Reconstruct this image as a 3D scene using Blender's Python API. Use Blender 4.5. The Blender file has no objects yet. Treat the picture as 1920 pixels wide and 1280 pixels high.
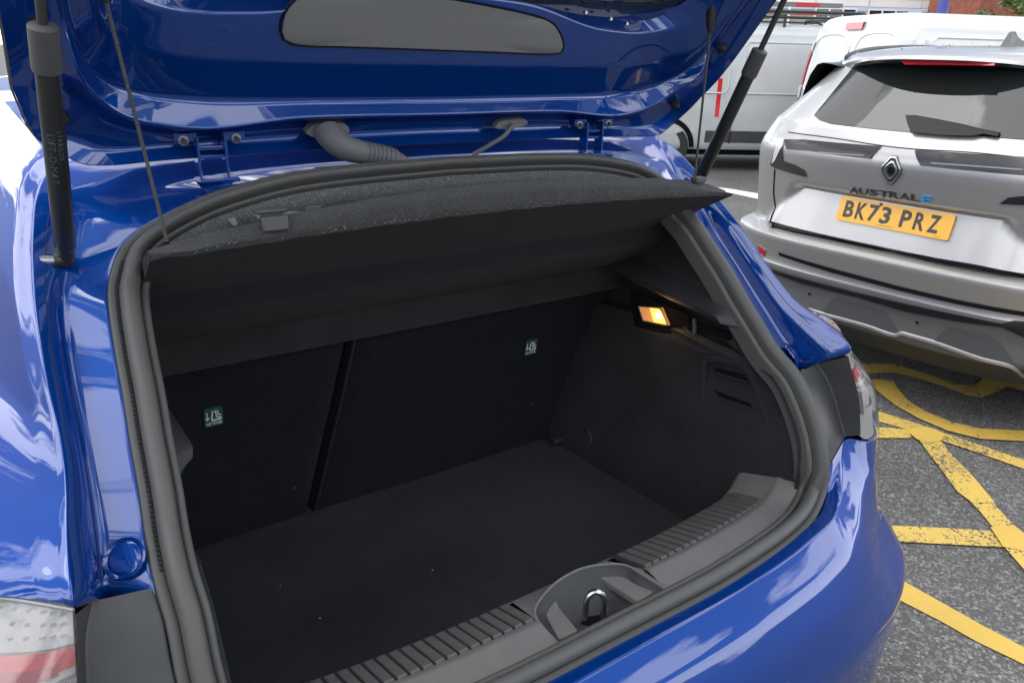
import bpy, bmesh, math, random
from math import radians, sin, cos, pi
from mathutils import Vector as V, Matrix

random.seed(4)
scene = bpy.context.scene
COL = scene.collection

# ------------------------------------------------------------------ camera
CAM = V((-0.65615, -0.69949, 1.52392))
YAW, PITCH, ROLL, FOC = radians(35.48106), radians(20.59282), radians(1.49319), 1445.358
f_ = V((sin(YAW) * cos(PITCH), cos(YAW) * cos(PITCH), -sin(PITCH)))
r_ = V((cos(YAW), -sin(YAW), 0))
u_ = r_.cross(f_)
CR = r_ * cos(ROLL) + u_ * sin(ROLL)
CU = u_ * cos(ROLL) - r_ * sin(ROLL)
CF = f_
cd = bpy.data.cameras.new('camera')
cd.sensor_width = 36
cd.sensor_fit = 'HORIZONTAL'
cd.lens = FOC / 1920 * 36
cd.clip_start = 0.02
cd.clip_end = 2000
cam = bpy.data.objects.new('camera', cd)
COL.objects.link(cam)
mw = Matrix.Identity(4)
for i in range(3):
    mw[i][0], mw[i][1], mw[i][2], mw[i][3] = CR[i], CU[i], -CF[i], CAM[i]
cam.matrix_world = mw
scene.camera = cam

# ------------------------------------------------------------------ sky, sun, exposure
SUN_EL, SUN_AZ = radians(66), radians(300)          # azimuth clockwise from +Y
world = bpy.data.worlds.new('World')
scene.world = world
world.use_nodes = True
wt = world.node_tree
for n in list(wt.nodes):
    wt.nodes.remove(n)
wo = wt.nodes.new('ShaderNodeOutputWorld')
wb = wt.nodes.new('ShaderNodeBackground')
sky = wt.nodes.new('ShaderNodeTexSky')
sky.sky_type = 'NISHITA'
sky.sun_disc = False
sky.sun_elevation = SUN_EL
sky.sun_rotation = SUN_AZ
sky.dust_density = 1.5
sky.air_density = 1.2
hs = wt.nodes.new('ShaderNodeHueSaturation')
hs.inputs['Saturation'].default_value = 0.34
tc = wt.nodes.new('ShaderNodeTexCoord')
mp = wt.nodes.new('ShaderNodeMapping')
mp.inputs['Scale'].default_value = (1.0, 1.0, 2.4)
cn = wt.nodes.new('ShaderNodeTexNoise')
cn.inputs['Scale'].default_value = 1.9
cn.inputs['Detail'].default_value = 7
cn.inputs['Roughness'].default_value = 0.55
cr_ = wt.nodes.new('ShaderNodeValToRGB')
cr_.color_ramp.elements[0].position = 0.488
cr_.color_ramp.elements[0].color = (0.36, 0.43, 0.55, 1)
cr_.color_ramp.elements[1].position = 0.53
cr_.color_ramp.elements[1].color = (2.7, 2.64, 2.55, 1)
mx = wt.nodes.new('ShaderNodeMix')
mx.data_type = 'RGBA'
mx.blend_type = 'MULTIPLY'
mx.inputs['Factor'].default_value = 1
L = wt.links.new
L(sky.outputs['Color'], hs.inputs['Color'])
L(tc.outputs['Generated'], mp.inputs['Vector'])
L(mp.outputs['Vector'], cn.inputs['Vector'])
L(cn.outputs['Fac'], cr_.inputs['Fac'])
ev = wt.nodes.new('ShaderNodeMix')      # an overcast veil evens the clear-sky gradient out
ev.data_type = 'RGBA'
ev.inputs['Factor'].default_value = 0.72
ev.inputs['B'].default_value = (4.6, 4.75, 5.0, 1)
L(hs.outputs['Color'], ev.inputs['A'])
L(ev.outputs['Result'], mx.inputs['A'])
L(cr_.outputs['Color'], mx.inputs['B'])
L(mx.outputs['Result'], wb.inputs['Color'])
wb.inputs['Strength'].default_value = 0.15
L(wb.outputs['Background'], wo.inputs['Surface'])

sd = bpy.data.lights.new('sun', 'SUN')
sd.energy = 0.7
sd.angle = radians(40)
sd.color = (1.0, 0.96, 0.9)
sun = bpy.data.objects.new('sun', sd)
COL.objects.link(sun)
sdir = V((sin(SUN_AZ) * cos(SUN_EL), cos(SUN_AZ) * cos(SUN_EL), sin(SUN_EL)))
sun.rotation_euler = (-sdir).to_track_quat('-Z', 'Y').to_euler()
sun.location = (0, 0, 20)

vs = scene.view_settings
vs.view_transform = 'Standard'
vs.look = 'None'
vs.gamma = 1
vs.exposure = 1.0
vs.use_curve_mapping = False

# ------------------------------------------------------------------ helpers
def at(px, py, axis, val):
    """point of the plane axis=val on the sight line of a photo pixel (1920x1280)"""
    d = CF + CR * ((px - 960) / FOC) - CU * ((py - 640) / FOC)
    i = 'xyz'.index(axis)
    return CAM + d * ((val - CAM[i]) / d[i])

def cr(pts, n):
    """n points along a centripetal-ish Catmull-Rom curve through pts"""
    P = [V(p) for p in pts]
    if len(P) == 2:
        return [P[0].lerp(P[1], i / (n - 1)) for i in range(n)]
    P = [P[0] * 2 - P[1]] + P + [P[-1] * 2 - P[-2]]
    T = [0.0]
    for i in range(1, len(P)):
        T.append(T[-1] + max((P[i] - P[i - 1]).length, 1e-6) ** 0.5)
    dense = []
    for i in range(1, len(P) - 2):
        t0, t1, t2, t3 = T[i - 1:i + 3]
        p0, p1, p2, p3 = P[i - 1:i + 3]
        for k in range(24):
            t = t1 + (t2 - t1) * k / 24
            a1 = p0 * ((t1 - t) / (t1 - t0)) + p1 * ((t - t0) / (t1 - t0))
            a2 = p1 * ((t2 - t) / (t2 - t1)) + p2 * ((t - t1) / (t2 - t1))
            a3 = p2 * ((t3 - t) / (t3 - t2)) + p3 * ((t - t2) / (t3 - t2))
            b1 = a1 * ((t2 - t) / (t2 - t0)) + a2 * ((t - t0) / (t2 - t0))
            b2 = a2 * ((t3 - t) / (t3 - t1)) + a3 * ((t - t1) / (t3 - t1))
            dense.append(b1 * ((t2 - t) / (t2 - t1)) + b2 * ((t - t1) / (t2 - t1)))
    dense.append(P[-2])
    return resample(dense, n)

def resample(P, n):
    S = [0.0]
    for i in range(1, len(P)):
        S.append(S[-1] + (P[i] - P[i - 1]).length)
    out, j = [], 0
    for k in range(n):
        s = S[-1] * k / (n - 1)
        while j < len(P) - 2 and S[j + 1] < s:
            j += 1
        d = S[j + 1] - S[j]
        out.append(P[j].lerp(P[j + 1], (s - S[j]) / d if d > 1e-9 else 0))
    return out

def crk(pts, per):
    """Catmull-Rom with `per` steps for every key, so that rows with equal keys stay in step"""
    P = [V(p) for p in pts]
    Q = [P[0] * 2 - P[1]] + P + [P[-1] * 2 - P[-2]]
    out = []
    for i in range(1, len(Q) - 2):
        p0, p1, p2, p3 = Q[i - 1:i + 3]
        l = max((p2 - p1).length, 1e-6)
        m1 = (p2 - p0) * (l / max((p2 - p1).length + (p1 - p0).length, 1e-6))
        m2 = (p3 - p1) * (l / max((p3 - p2).length + (p2 - p1).length, 1e-6))
        for k in range(per):
            t = k / per
            out.append(p1 * (2*t**3 - 3*t*t + 1) + m1 * (t**3 - 2*t*t + t) + p2 * (3*t*t - 2*t**3) + m2 * (t**3 - t*t))
    out.append(P[-1])
    return out

def fillet(rows, rad, k=4):
    """round every interior row of a loft: rad = number or list per interior row"""
    n = len(rows)
    out = [rows[0]]
    for j in range(1, n - 1):
        rj = rad[j - 1] if isinstance(rad, (list, tuple)) else rad
        if rj <= 0:
            out.append(rows[j])
            continue
        new = [[] for _ in range(k + 1)]
        for a, p, b in zip(rows[j - 1], rows[j], rows[j + 1]):
            va, vb = a - p, b - p
            ra, rb = min(rj, va.length * .45), min(rj, vb.length * .45)
            A = p + (va.normalized() * ra if va.length > 1e-9 else va)
            B = p + (vb.normalized() * rb if vb.length > 1e-9 else vb)
            for i in range(k + 1):
                t = i / k
                new[i].append(A * (1 - t)**2 + p * 2 * t * (1 - t) + B * t * t)
        out += new
    out.append(rows[-1])
    return out

class MB:
    def __init__(s):
        s.v, s.f = [], []
    def add(s, vs, fs):
        o = len(s.v)
        s.v += [V(p) for p in vs]
        s.f += [tuple(o + i for i in f) for f in fs]
        return s
    def grid(s, rows, close=False):
        n = len(rows[0])
        vs = [p for r in rows for p in r]
        fs = []
        for j in range(len(rows) - 1):
            for i in range(n if close else n - 1):
                i2 = (i + 1) % n
                fs.append((j*n + i, j*n + i2, (j+1)*n + i2, (j+1)*n + i))
        return s.add(vs, fs)
    def tube(s, path, r, seg=10, cap=True, up=None):
        path = [V(p) for p in path]
        n = len(path)
        rows = []
        prev = None
        for i, p in enumerate(path):
            t = (path[min(i+1, n-1)] - path[max(i-1, 0)]).normalized()
            if prev is None:
                a = V(up) if up else (V((0, 0, 1)) if abs(t.z) < .9 else V((1, 0, 0)))
                x = (a - t * a.dot(t)).normalized()
            else:
                x = (prev - t * prev.dot(t)).normalized()
            prev = x
            y = t.cross(x)
            rr = r[i] if isinstance(r, (list, tuple)) else r
            rx, ry = rr if isinstance(rr, (list, tuple)) else (rr, rr)
            rows.append([p + x * (cos(2*pi*k/seg) * rx) + y * (sin(2*pi*k/seg) * ry) for k in range(seg)])
        s.grid(rows, True)
        if cap:
            o = len(s.v) - n * seg
            s.f.append(tuple(o + k for k in range(seg))[::-1])
            s.f.append(tuple(o + (n-1)*seg + k for k in range(seg)))
        return s
    def box(s, c, size, rot=None):
        c = V(c)
        h = V(size) * .5
        vs = []
        for z in (-1, 1):
            for y in (-1, 1):
                for x in (-1, 1):
                    p = V((x*h.x, y*h.y, z*h.z))
                    vs.append(c + (rot @ p if rot else p))
        return s.add(vs, [(0,2,3,1), (4,5,7,6), (0,1,5,4), (2,6,7,3), (0,4,6,2), (1,3,7,5)])
    def prism(s, outline, vec):
        """outline polygon (3D, any plane) pushed out by vec, both caps"""
        o = [V(p) for p in outline]
        vec = V(vec)
        n = len(o)
        s.add(o + [p + vec for p in o],
              [tuple(range(n))[::-1], tuple(range(n, 2*n))] + [(i, (i+1) % n, n + (i+1) % n, n + i) for i in range(n)])
        return s
    def mirror(s):
        m = MB()
        m.v = [V((-p.x, p.y, p.z)) for p in s.v]
        m.f = [f[::-1] for f in s.f]
        return m
    def xf(s, M):
        s.v = [M @ p for p in s.v]
        return s
    def build(s, name, mat, parent=None, smooth=True, sharp=35, bevel=0, label=None, kind=None, weld=False, solid=0):
        me = bpy.data.meshes.new(name)
        me.from_pydata([tuple(p) for p in s.v], [], s.f)
        bm = bmesh.new()
        bm.from_mesh(me)
        if weld:
            bmesh.ops.remove_doubles(bm, verts=bm.verts, dist=1e-4)
        bmesh.ops.recalc_face_normals(bm, faces=bm.faces)
        bm.to_mesh(me)
        bm.free()
        if smooth:
            me.shade_smooth()
            me.set_sharp_from_angle(angle=radians(sharp))
        mats = mat if isinstance(mat, (list, tuple)) else [mat]
        for m in mats:
            me.materials.append(m)
        o = bpy.data.objects.new(name, me)
        COL.objects.link(o)
        if parent:
            o.parent = parent
        if bevel:
            b = o.modifiers.new('bevel', 'BEVEL')
            b.width = bevel
            b.segments = 2
            b.limit_method = 'ANGLE'
            b.angle_limit = radians(40)
        if solid:
            b = o.modifiers.new('solid', 'SOLIDIFY')
            b.thickness = solid
            b.offset = 0
        if label:
            o['label'] = label
        if kind:
            o['kind'] = kind
        return o

def thing(name, label, cat, loc=(0, 0, 0), rz=0, group=None):
    o = bpy.data.objects.new(name, None)
    o.empty_display_size = .2
    COL.objects.link(o)
    o.location = loc
    o.rotation_euler = (0, 0, rz)
    o['label'] = label
    o['category'] = cat
    if group:
        o['group'] = group
    return o

def both(mb, name, mat, parent, **k):
    a = mb.build(name, mat, parent, **k)
    b = mb.mirror().build(name, mat, parent, **k)
    return a, b

def mirx(row):
    return [V((-p.x, p.y, p.z)) for p in reversed(row)]

def full(row):
    """half row starting at x=0 -> full row from left end to right end"""
    return mirx(row)[:-1] + list(row)

# ------------------------------------------------------------------ materials
def mat(name, color, rough=.5, metal=0, coat=0, coat_rough=.03, spec=.5, bump=0, bscale=200, var=0, vscale=8, trans=0,
        ior=1.45, sheen=0, emit=None, estr=0, speck=None, sscale=400, samt=.3, wear=None):
    m = bpy.data.materials.new(name)
    m.use_nodes = True
    nt = m.node_tree
    b = nt.nodes['Principled BSDF']
    b.inputs['Base Color'].default_value = (*color, 1)
    b.inputs['Roughness'].default_value = rough
    b.inputs['Metallic'].default_value = metal
    b.inputs['Coat Weight'].default_value = coat
    b.inputs['Coat Roughness'].default_value = coat_rough
    b.inputs['Specular IOR Level'].default_value = spec
    b.inputs['Transmission Weight'].default_value = trans
    b.inputs['IOR'].default_value = ior
    b.inputs['Sheen Weight'].default_value = sheen
    if emit:
        b.inputs['Emission Color'].default_value = (*emit, 1)
        b.inputs['Emission Strength'].default_value = estr
    tcn = nt.nodes.new('ShaderNodeTexCoord')
    last = None
    if var or speck:
        src = None
        if var:
            n = nt.nodes.new('ShaderNodeTexNoise')
            n.inputs['Scale'].default_value = vscale
            n.inputs['Detail'].default_value = 6
            n.inputs['Roughness'].default_value = .6
            nt.links.new(tcn.outputs['Object'], n.inputs['Vector'])
            rp = nt.nodes.new('ShaderNodeValToRGB')
            rp.color_ramp.elements[0].position = .3
            rp.color_ramp.elements[1].position = .7
            rp.color_ramp.elements[0].color = (*[c * (1 - var) for c in color], 1)
            rp.color_ramp.elements[1].color = (*[min(1, c * (1 + var)) for c in color], 1)
            nt.links.new(n.outputs['Fac'], rp.inputs['Fac'])
            src = rp.outputs['Color']
        if speck:
            n2 = nt.nodes.new('ShaderNodeTexNoise')
            n2.inputs['Scale'].default_value = sscale
            n2.inputs['Detail'].default_value = 2
            nt.links.new(tcn.outputs['Object'], n2.inputs['Vector'])
            rp2 = nt.nodes.new('ShaderNodeValToRGB')
            rp2.color_ramp.elements[0].position = .48
            rp2.color_ramp.elements[1].position = .66
            rp2.color_ramp.elements[0].color = (0, 0, 0, 1)
            rp2.color_ramp.elements[1].color = (samt, samt, samt, 1)
            nt.links.new(n2.outputs['Fac'], rp2.inputs['Fac'])
            mm = nt.nodes.new('ShaderNodeMix')
            mm.data_type = 'RGBA'
            nt.links.new(rp2.outputs['Color'], mm.inputs['Factor'])
            if src:
                nt.links.new(src, mm.inputs['A'])
            else:
                mm.inputs['A'].default_value = (*color, 1)
            mm.inputs['B'].default_value = (*speck, 1)
            src = mm.outputs['Result']
        nt.links.new(src, b.inputs['Base Color'])
    if bump:
        n = nt.nodes.new('ShaderNodeTexNoise')
        n.inputs['Scale'].default_value = bscale
        n.inputs['Detail'].default_value = 3
        nt.links.new(tcn.outputs['Object'], n.inputs['Vector'])
        bp = nt.nodes.new('ShaderNodeBump')
        bp.inputs['Strength'].default_value = bump
        bp.inputs['Distance'].default_value = .002
        nt.links.new(n.outputs['Fac'], bp.inputs['Height'])
        nt.links.new(bp.outputs['Normal'], b.inputs['Normal'])
    return m

M = {}
M['blue'] = mat('blue paint', (.0006, .037, .215), rough=.42, metal=.45, spec=.08, coat=1, coat_rough=.006, var=.10, vscale=1400)
M['blue'].node_tree.nodes['Principled BSDF'].inputs['Coat IOR'].default_value = 1.66
M['blue'].node_tree.nodes['Principled BSDF'].inputs['Specular Tint'].default_value = (.02, .16, .9, 1)
M['seamblue'] = mat('painted seam', (.002, .008, .05), rough=.5)
M['seal'] = mat('rubber seal', (.070, .070, .067), rough=.5, spec=.4, bump=.15, bscale=700)
M['sealdark'] = mat('dark rubber', (.018, .018, .019), rough=.55, spec=.4, bump=.15, bscale=600)
M['plastic'] = mat('grained black plastic', (.024, .025, .027), rough=.48, spec=.45, bump=.25, bscale=900, var=.12, vscale=30)
M['ribgrey'] = mat('ribbed sill plastic', (.080, .079, .077), rough=.6, spec=.35, bump=.35, bscale=900, var=.12, vscale=40)
M['trimgrey'] = mat('sill plastic', (.125, .122, .118), rough=.55, spec=.4, bump=.25, bscale=1100, var=.08, vscale=25)
M['infill'] = mat('satin black plastic', (.036, .037, .038), rough=.38, spec=.5, bump=.1, bscale=1200, var=.1, vscale=20)
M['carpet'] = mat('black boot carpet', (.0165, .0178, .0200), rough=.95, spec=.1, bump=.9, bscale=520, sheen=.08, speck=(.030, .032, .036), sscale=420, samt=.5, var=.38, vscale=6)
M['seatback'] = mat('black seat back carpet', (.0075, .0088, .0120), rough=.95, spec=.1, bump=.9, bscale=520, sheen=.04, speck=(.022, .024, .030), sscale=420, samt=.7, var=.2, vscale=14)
M['shelf'] = mat('shelf felt', (.012, .0135, .016), rough=.95, spec=.1, bump=.8, bscale=600, sheen=.06, speck=(.04, .041, .044), sscale=800, samt=.5, var=.15, vscale=20)
M['shelfedge'] = mat('shelf edge felt', (.034, .035, .035), rough=.95, spec=.1, bump=.9, bscale=600, sheen=.15, speck=(.12, .12, .12), sscale=700, samt=.5, var=.18, vscale=30)
M['fray_and_light'] = mat('frayed fibre and cabin light', (.20, .195, .185), rough=.9)
M['fabric'] = mat('grey headlining', (.10, .103, .11), rough=.95, spec=.1, bump=1, bscale=350, speck=(.22, .22, .23), sscale=420, samt=.75)
M['steel'] = mat('bright steel', (.6, .6, .58), rough=.28, metal=1, var=.1, vscale=60)
M['zinc'] = mat('zinc screw', (.30, .31, .34), rough=.35, metal=1)
M['strut'] = mat('black strut tube', (.016, .016, .017), rough=.35, spec=.5, coat=.2)
M['strutcap'] = mat('strut collar', (.06, .06, .06), rough=.5, bump=.1, bscale=500)
M['rod'] = mat('strut rod', (.08, .08, .08), rough=.3, metal=.7)
M['cord'] = mat('braided cord', (.03, .03, .03), rough=.8, speck=(.15, .15, .14), sscale=900, samt=.6)
M['gaiter'] = mat('grey rubber gaiter', (.11, .115, .12), rough=.6, bump=.1, bscale=400)
M['covergrey'] = mat('grey lamp cover', (.15, .152, .153), rough=.6, bump=.1, bscale=1500)
M['rear_glass'] = mat('dark tinted glass', (.02, .028, .026), rough=.02, spec=.8, coat=.5)
M['lampglass'] = None
M['barline'] = mat('light guide', (.20, .20, .21), rough=.3)
M['white_refl'] = mat('white lamp reflector', (.52, .52, .51), rough=.3, var=.08, vscale=60, bump=.2, bscale=160)
M['red_lens'] = mat('red lens', (.55, .012, .016), rough=.15, coat=1, var=.15, vscale=40)
M['red_dark'] = mat('dark red lens', (.36, .012, .02), rough=.12, coat=1)
M['chrome'] = mat('chrome', (.62, .62, .63), rough=.12, metal=1)
M['blacklamp'] = mat('black lamp bezel', (.01, .01, .01), rough=.2, coat=.6)
M['sticker'] = mat('green sticker', (.012, .06, .045), rough=.6)
M['stickerw'] = mat('sticker print', (.62, .66, .62), rough=.6)
M['printgrey'] = mat('strut print', (.055, .085, .085), rough=.6)
M['silver'] = mat('silver paint', (.40, .388, .375), rough=.42, metal=.72, coat=.7, coat_rough=.08, var=.03, vscale=700)
M['satin_silver'] = mat('satin grey bumper', (.10, .10, .097), rough=.5, metal=.3, var=.05, vscale=30)
M['gloss_black'] = mat('gloss black', (.008, .008, .009), rough=.08, coat=1)
M['dark_plastic'] = mat('dark bumper plastic', (.05, .051, .052), rough=.55, bump=.2, bscale=500)
M['wiper'] = mat('wiper plastic', (.008, .008, .009), rough=.5, spec=.3)
M['barline'] = mat('light guide', (.20, .20, .21), rough=.3)
M['suvglass'] = mat('suv privacy glass', (.012, .014, .014), rough=.02, spec=.55)
M['smoke_lens'] = mat('smoked lens', (.035, .030, .030), rough=.22, coat=.25)
M['smoke_dark'] = mat('dark smoked lens', (.014, .016, .022), rough=.3, coat=.12)
M['plate'] = mat('yellow plate', (.70, .34, .004), rough=.35, coat=.4)
M['platetext'] = mat('plate characters', (.05, .05, .052), rough=.5)
M['badge_chrome'] = mat('satin badge', (.55, .55, .55), rough=.3, metal=.9)
M['letter_dark'] = mat('dark letter', (.035, .035, .037), rough=.3, coat=.5)
M['badge_dark'] = mat('dark badge', (.03, .03, .032), rough=.25, coat=.6)
M['badge_blue'] = mat('blue letter', (.03, .25, .48), rough=.25, coat=.6)
M['van_white'] = mat('white van paint', (.60, .61, .60), rough=.3, coat=.8, coat_rough=.03, var=.03, vscale=3)
M['van_grey'] = mat('dull white van paint', (.42, .44, .44), rough=.35, coat=.7, coat_rough=.05, var=.04, vscale=3)
M['tyre'] = mat('tyre rubber', (.02, .02, .02), rough=.8, bump=.3, bscale=120)
M['rim'] = mat('grey rim', (.22, .22, .22), rough=.4, metal=.8)
M['dark'] = mat('dark void', (.006, .006, .007), rough=.9, spec=.1)
M['seam'] = mat('shut line', (.01, .01, .011), rough=.8, spec=.1)
M['redboard'] = mat('red board', (.42, .03, .04), rough=.6)
M['whiteboard'] = mat('white board', (.16, .15, .14), rough=.6)
M['rackmetal'] = mat('rack metal', (.04, .045, .045), rough=.5, metal=.5)
M['clad'] = mat('white cladding', (.78, .77, .73), rough=.6, var=.05, vscale=1)
M['brick'] = mat('red brick', (.23, .075, .045), rough=.85, var=.25, vscale=6)
M['polepaint'] = mat('blue pole', (.06, .07, .28), rough=.4)
M['winwhite'] = mat('white upvc', (.8, .8, .78), rough=.4)
M['winpane'] = mat('window pane', (.03, .035, .04), rough=.05, spec=.8)
M['bark'] = mat('bark', (.09, .065, .045), rough=.9, bump=.6, bscale=20)
M['conc'] = mat('grey render', (.34, .33, .31), rough=.85, var=.15, vscale=.8)
M['fleck'] = mat('white lint', (.75, .75, .72), rough=.9)

def leafmat():
    m = mat('leaf', (.07, .115, .022), rough=.6, var=.35, vscale=1.3)
    return m
M['leaf'] = leafmat()

def glassmat(name, tint=(1, 1, 1), refl=.12):
    m = bpy.data.materials.new(name)
    m.use_nodes = True
    nt = m.node_tree
    nt.nodes.clear()
    o = nt.nodes.new('ShaderNodeOutputMaterial')
    t = nt.nodes.new('ShaderNodeBsdfTransparent')
    t.inputs['Color'].default_value = (*tint, 1)
    g = nt.nodes.new('ShaderNodeBsdfGlossy')
    g.inputs['Roughness'].default_value = .02
    fr = nt.nodes.new('ShaderNodeFresnel')
    fr.inputs['IOR'].default_value = 1.5
    ms = nt.nodes.new('ShaderNodeMixShader')
    nt.links.new(fr.outputs['Fac'], ms.inputs['Fac'])
    nt.links.new(t.outputs['BSDF'], ms.inputs[1])
    nt.links.new(g.outputs['BSDF'], ms.inputs[2])
    nt.links.new(ms.outputs['Shader'], o.inputs['Surface'])
    return m
M['lampglass'] = glassmat('clear lamp lens', (.93, .92, .92))
_nt = M['lampglass'].node_tree
_df = _nt.nodes.new('ShaderNodeBsdfDiffuse')
_df.inputs['Color'].default_value = (.6, .6, .59, 1)
_m2 = _nt.nodes.new('ShaderNodeMixShader')
_m2.inputs['Fac'].default_value = .11
_ms = [n for n in _nt.nodes if n.type == 'MIX_SHADER' and n != _m2][0]
_tr = [n for n in _nt.nodes if n.type == 'BSDF_TRANSPARENT'][0]
_nt.links.new(_tr.outputs['BSDF'], _m2.inputs[1])
_nt.links.new(_df.outputs['BSDF'], _m2.inputs[2])
_nt.links.new(_m2.outputs['Shader'], _ms.inputs[1])
M['carglass'] = glassmat('car window glass', (.35, .4, .38))

def asphaltmat():
    m = bpy.data.materials.new('asphalt')
    m.use_nodes = True
    nt = m.node_tree
    b = nt.nodes['Principled BSDF']
    N = nt.nodes.new
    tcn = N('ShaderNodeTexCoord')
    vo = N('ShaderNodeTexVoronoi')
    vo.inputs['Scale'].default_value = 125
    nt.links.new(tcn.outputs['Object'], vo.inputs['Vector'])
    sep = N('ShaderNodeSeparateColor')
    nt.links.new(vo.outputs['Color'], sep.inputs['Color'])
    rp = N('ShaderNodeValToRGB')
    e = rp.color_ramp.elements
    e[0].position, e[0].color = 0, (.054, .052, .050, 1)
    e[1].position, e[1].color = 1, (.24, .23, .21, 1)
    k = e.new(.55); k.color = (.085, .082, .079, 1)
    k = e.new(.88); k.color = (.15, .145, .137, 1)
    nt.links.new(sep.outputs['Red'], rp.inputs['Fac'])
    n = N('ShaderNodeTexNoise')
    n.inputs['Scale'].default_value = 1.1
    n.inputs['Detail'].default_value = 8
    n.inputs['Roughness'].default_value = .65
    nt.links.new(tcn.outputs['Object'], n.inputs['Vector'])
    rp2 = N('ShaderNodeValToRGB')
    rp2.color_ramp.elements[0].position = .3
    rp2.color_ramp.elements[1].position = .72
    rp2.color_ramp.elements[0].color = (.68, .68, .69, 1)
    rp2.color_ramp.elements[1].color = (1.2, 1.19, 1.16, 1)
    nt.links.new(n.outputs['Fac'], rp2.inputs['Fac'])
    mm = N('ShaderNodeMix')
    mm.data_type = 'RGBA'
    mm.blend_type = 'MULTIPLY'
    mm.inputs['Factor'].default_value = 1
    nt.links.new(rp.outputs['Color'], mm.inputs['A'])
    nt.links.new(rp2.outputs['Color'], mm.inputs['B'])
    nt.links.new(mm.outputs['Result'], b.inputs['Base Color'])
    b.inputs['Roughness'].default_value = .75
    bp = N('ShaderNodeBump')
    bp.inputs['Strength'].default_value = .9
    bp.inputs['Distance'].default_value = .005
    nt.links.new(vo.outputs['Distance'], bp.inputs['Height'])
    bp.invert = True
    nt.links.new(bp.outputs['Normal'], b.inputs['Normal'])
    return m
M['asphalt'] = asphaltmat()

def paintmat(name, color, wear):
    """road paint worn through to the stones in small flecks"""
    m = bpy.data.materials.new(name)
    m.use_nodes = True
    nt = m.node_tree
    b = nt.nodes['Principled BSDF']
    N = nt.nodes.new
    tcn = N('ShaderNodeTexCoord')
    vo = N('ShaderNodeTexVoronoi')
    vo.inputs['Scale'].default_value = 135
    nt.links.new(tcn.outputs['Object'], vo.inputs['Vector'])
    sep = N('ShaderNodeSeparateColor')
    nt.links.new(vo.outputs['Color'], sep.inputs['Color'])
    n = N('ShaderNodeTexNoise')
    n.inputs['Scale'].default_value = 4.5
    n.inputs['Detail'].default_value = 6
    nt.links.new(tcn.outputs['Object'], n.inputs['Vector'])
    ad = N('ShaderNodeMath')
    ad.operation = 'MULTIPLY_ADD'
    nt.links.new(n.outputs['Fac'], ad.inputs[0])
    ad.inputs[1].default_value = 1.3
    nt.links.new(sep.outputs['Green'], ad.inputs[2])
    rp = N('ShaderNodeValToRGB')
    rp.color_ramp.elements[0].position = wear
    rp.color_ramp.elements[1].position = min(.99, wear + .03)
    sc = N('ShaderNodeMath')
    sc.operation = 'MULTIPLY'
    sc.inputs[1].default_value = .5
    nt.links.new(ad.outputs[0], sc.inputs[0])
    nt.links.new(sc.outputs[0], rp.inputs['Fac'])
    mm = N('ShaderNodeMix')
    mm.data_type = 'RGBA'
    nt.links.new(rp.outputs['Color'], mm.inputs['Factor'])
    mm.inputs['A'].default_value = (.085, .08, .072, 1)
    v2 = N('ShaderNodeMix')
    v2.data_type = 'RGBA'
    v2.inputs['A'].default_value = (*[c * .82 for c in color], 1)
    v2.inputs['B'].default_value = (*[min(1, c * 1.15) for c in color], 1)
    nt.links.new(n.outputs['Fac'], v2.inputs['Factor'])
    nt.links.new(v2.outputs['Result'], mm.inputs['B'])
    nt.links.new(mm.outputs['Result'], b.inputs['Base Color'])
    b.inputs['Roughness'].default_value = .7
    bp = N('ShaderNodeBump')
    bp.inputs['Strength'].default_value = .5
    bp.inputs['Distance'].default_value = .004
    bp.invert = True
    nt.links.new(vo.outputs['Distance'], bp.inputs['Height'])
    nt.links.new(bp.outputs['Normal'], b.inputs['Normal'])
    return m
M['yellow_new'] = paintmat('yellow road paint', (.52, .34, .06), .16)
M['yellow_worn'] = paintmat('worn yellow road paint', (.50, .34, .07), .40)
M['yellow_mid'] = paintmat('scuffed yellow road paint', (.50, .32, .05), .30)
M['white_line'] = paintmat('white road paint', (.75, .72, .66), .2)

# ------------------------------------------------------------------ text
def text_mesh(body, height, spacing=1.0, bold=0.0, shear=0, depth=0.0, res=2):
    """vertices/faces of a line of text: centred on x, cap height = height, in the xy plane"""
    c = bpy.data.curves.new('text', 'FONT')
    c.body = body
    c.size = 1
    c.space_character = spacing
    c.offset = bold
    c.shear = shear
    c.resolution_u = res
    c.align_x = 'CENTER'
    c.fill_mode = 'BOTH'
    c.extrude = depth
    o = bpy.data.objects.new('text', c)
    me = bpy.data.meshes.new_from_object(o)
    vs = [V(v.co) for v in me.vertices]
    fs = [tuple(p.vertices) for p in me.polygons]
    bpy.data.objects.remove(o)
    bpy.data.curves.remove(c)
    bpy.data.meshes.remove(me)
    y0, y1 = min(p.y for p in vs), max(p.y for p in vs)
    x0, x1 = min(p.x for p in vs), max(p.x for p in vs)
    k = height / (y1 - y0)
    cx, cy = (x0 + x1) / 2, (y0 + y1) / 2
    return [V(((p.x - cx) * k, (p.y - cy) * k, p.z * k)) for p in vs], fs, (x1 - x0) * k

# ================================================================== SETTING
g = MB()
g.add([(-250, -250, 0), (250, -250, 0), (250, 250, 0), (-250, 250, 0)], [(0, 1, 2, 3)])
ground = g.build('asphalt_ground', M['asphalt'], kind='structure', smooth=False)

def strip(px, mat_, z=.004, name='painted_line'):
    mb = MB()
    pts = [at(x, y, 'z', z) for x, y in px]
    mb.add(pts, [tuple(range(len(pts)))])
    return mb.build(name, mat_, ground, smooth=False)

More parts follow.
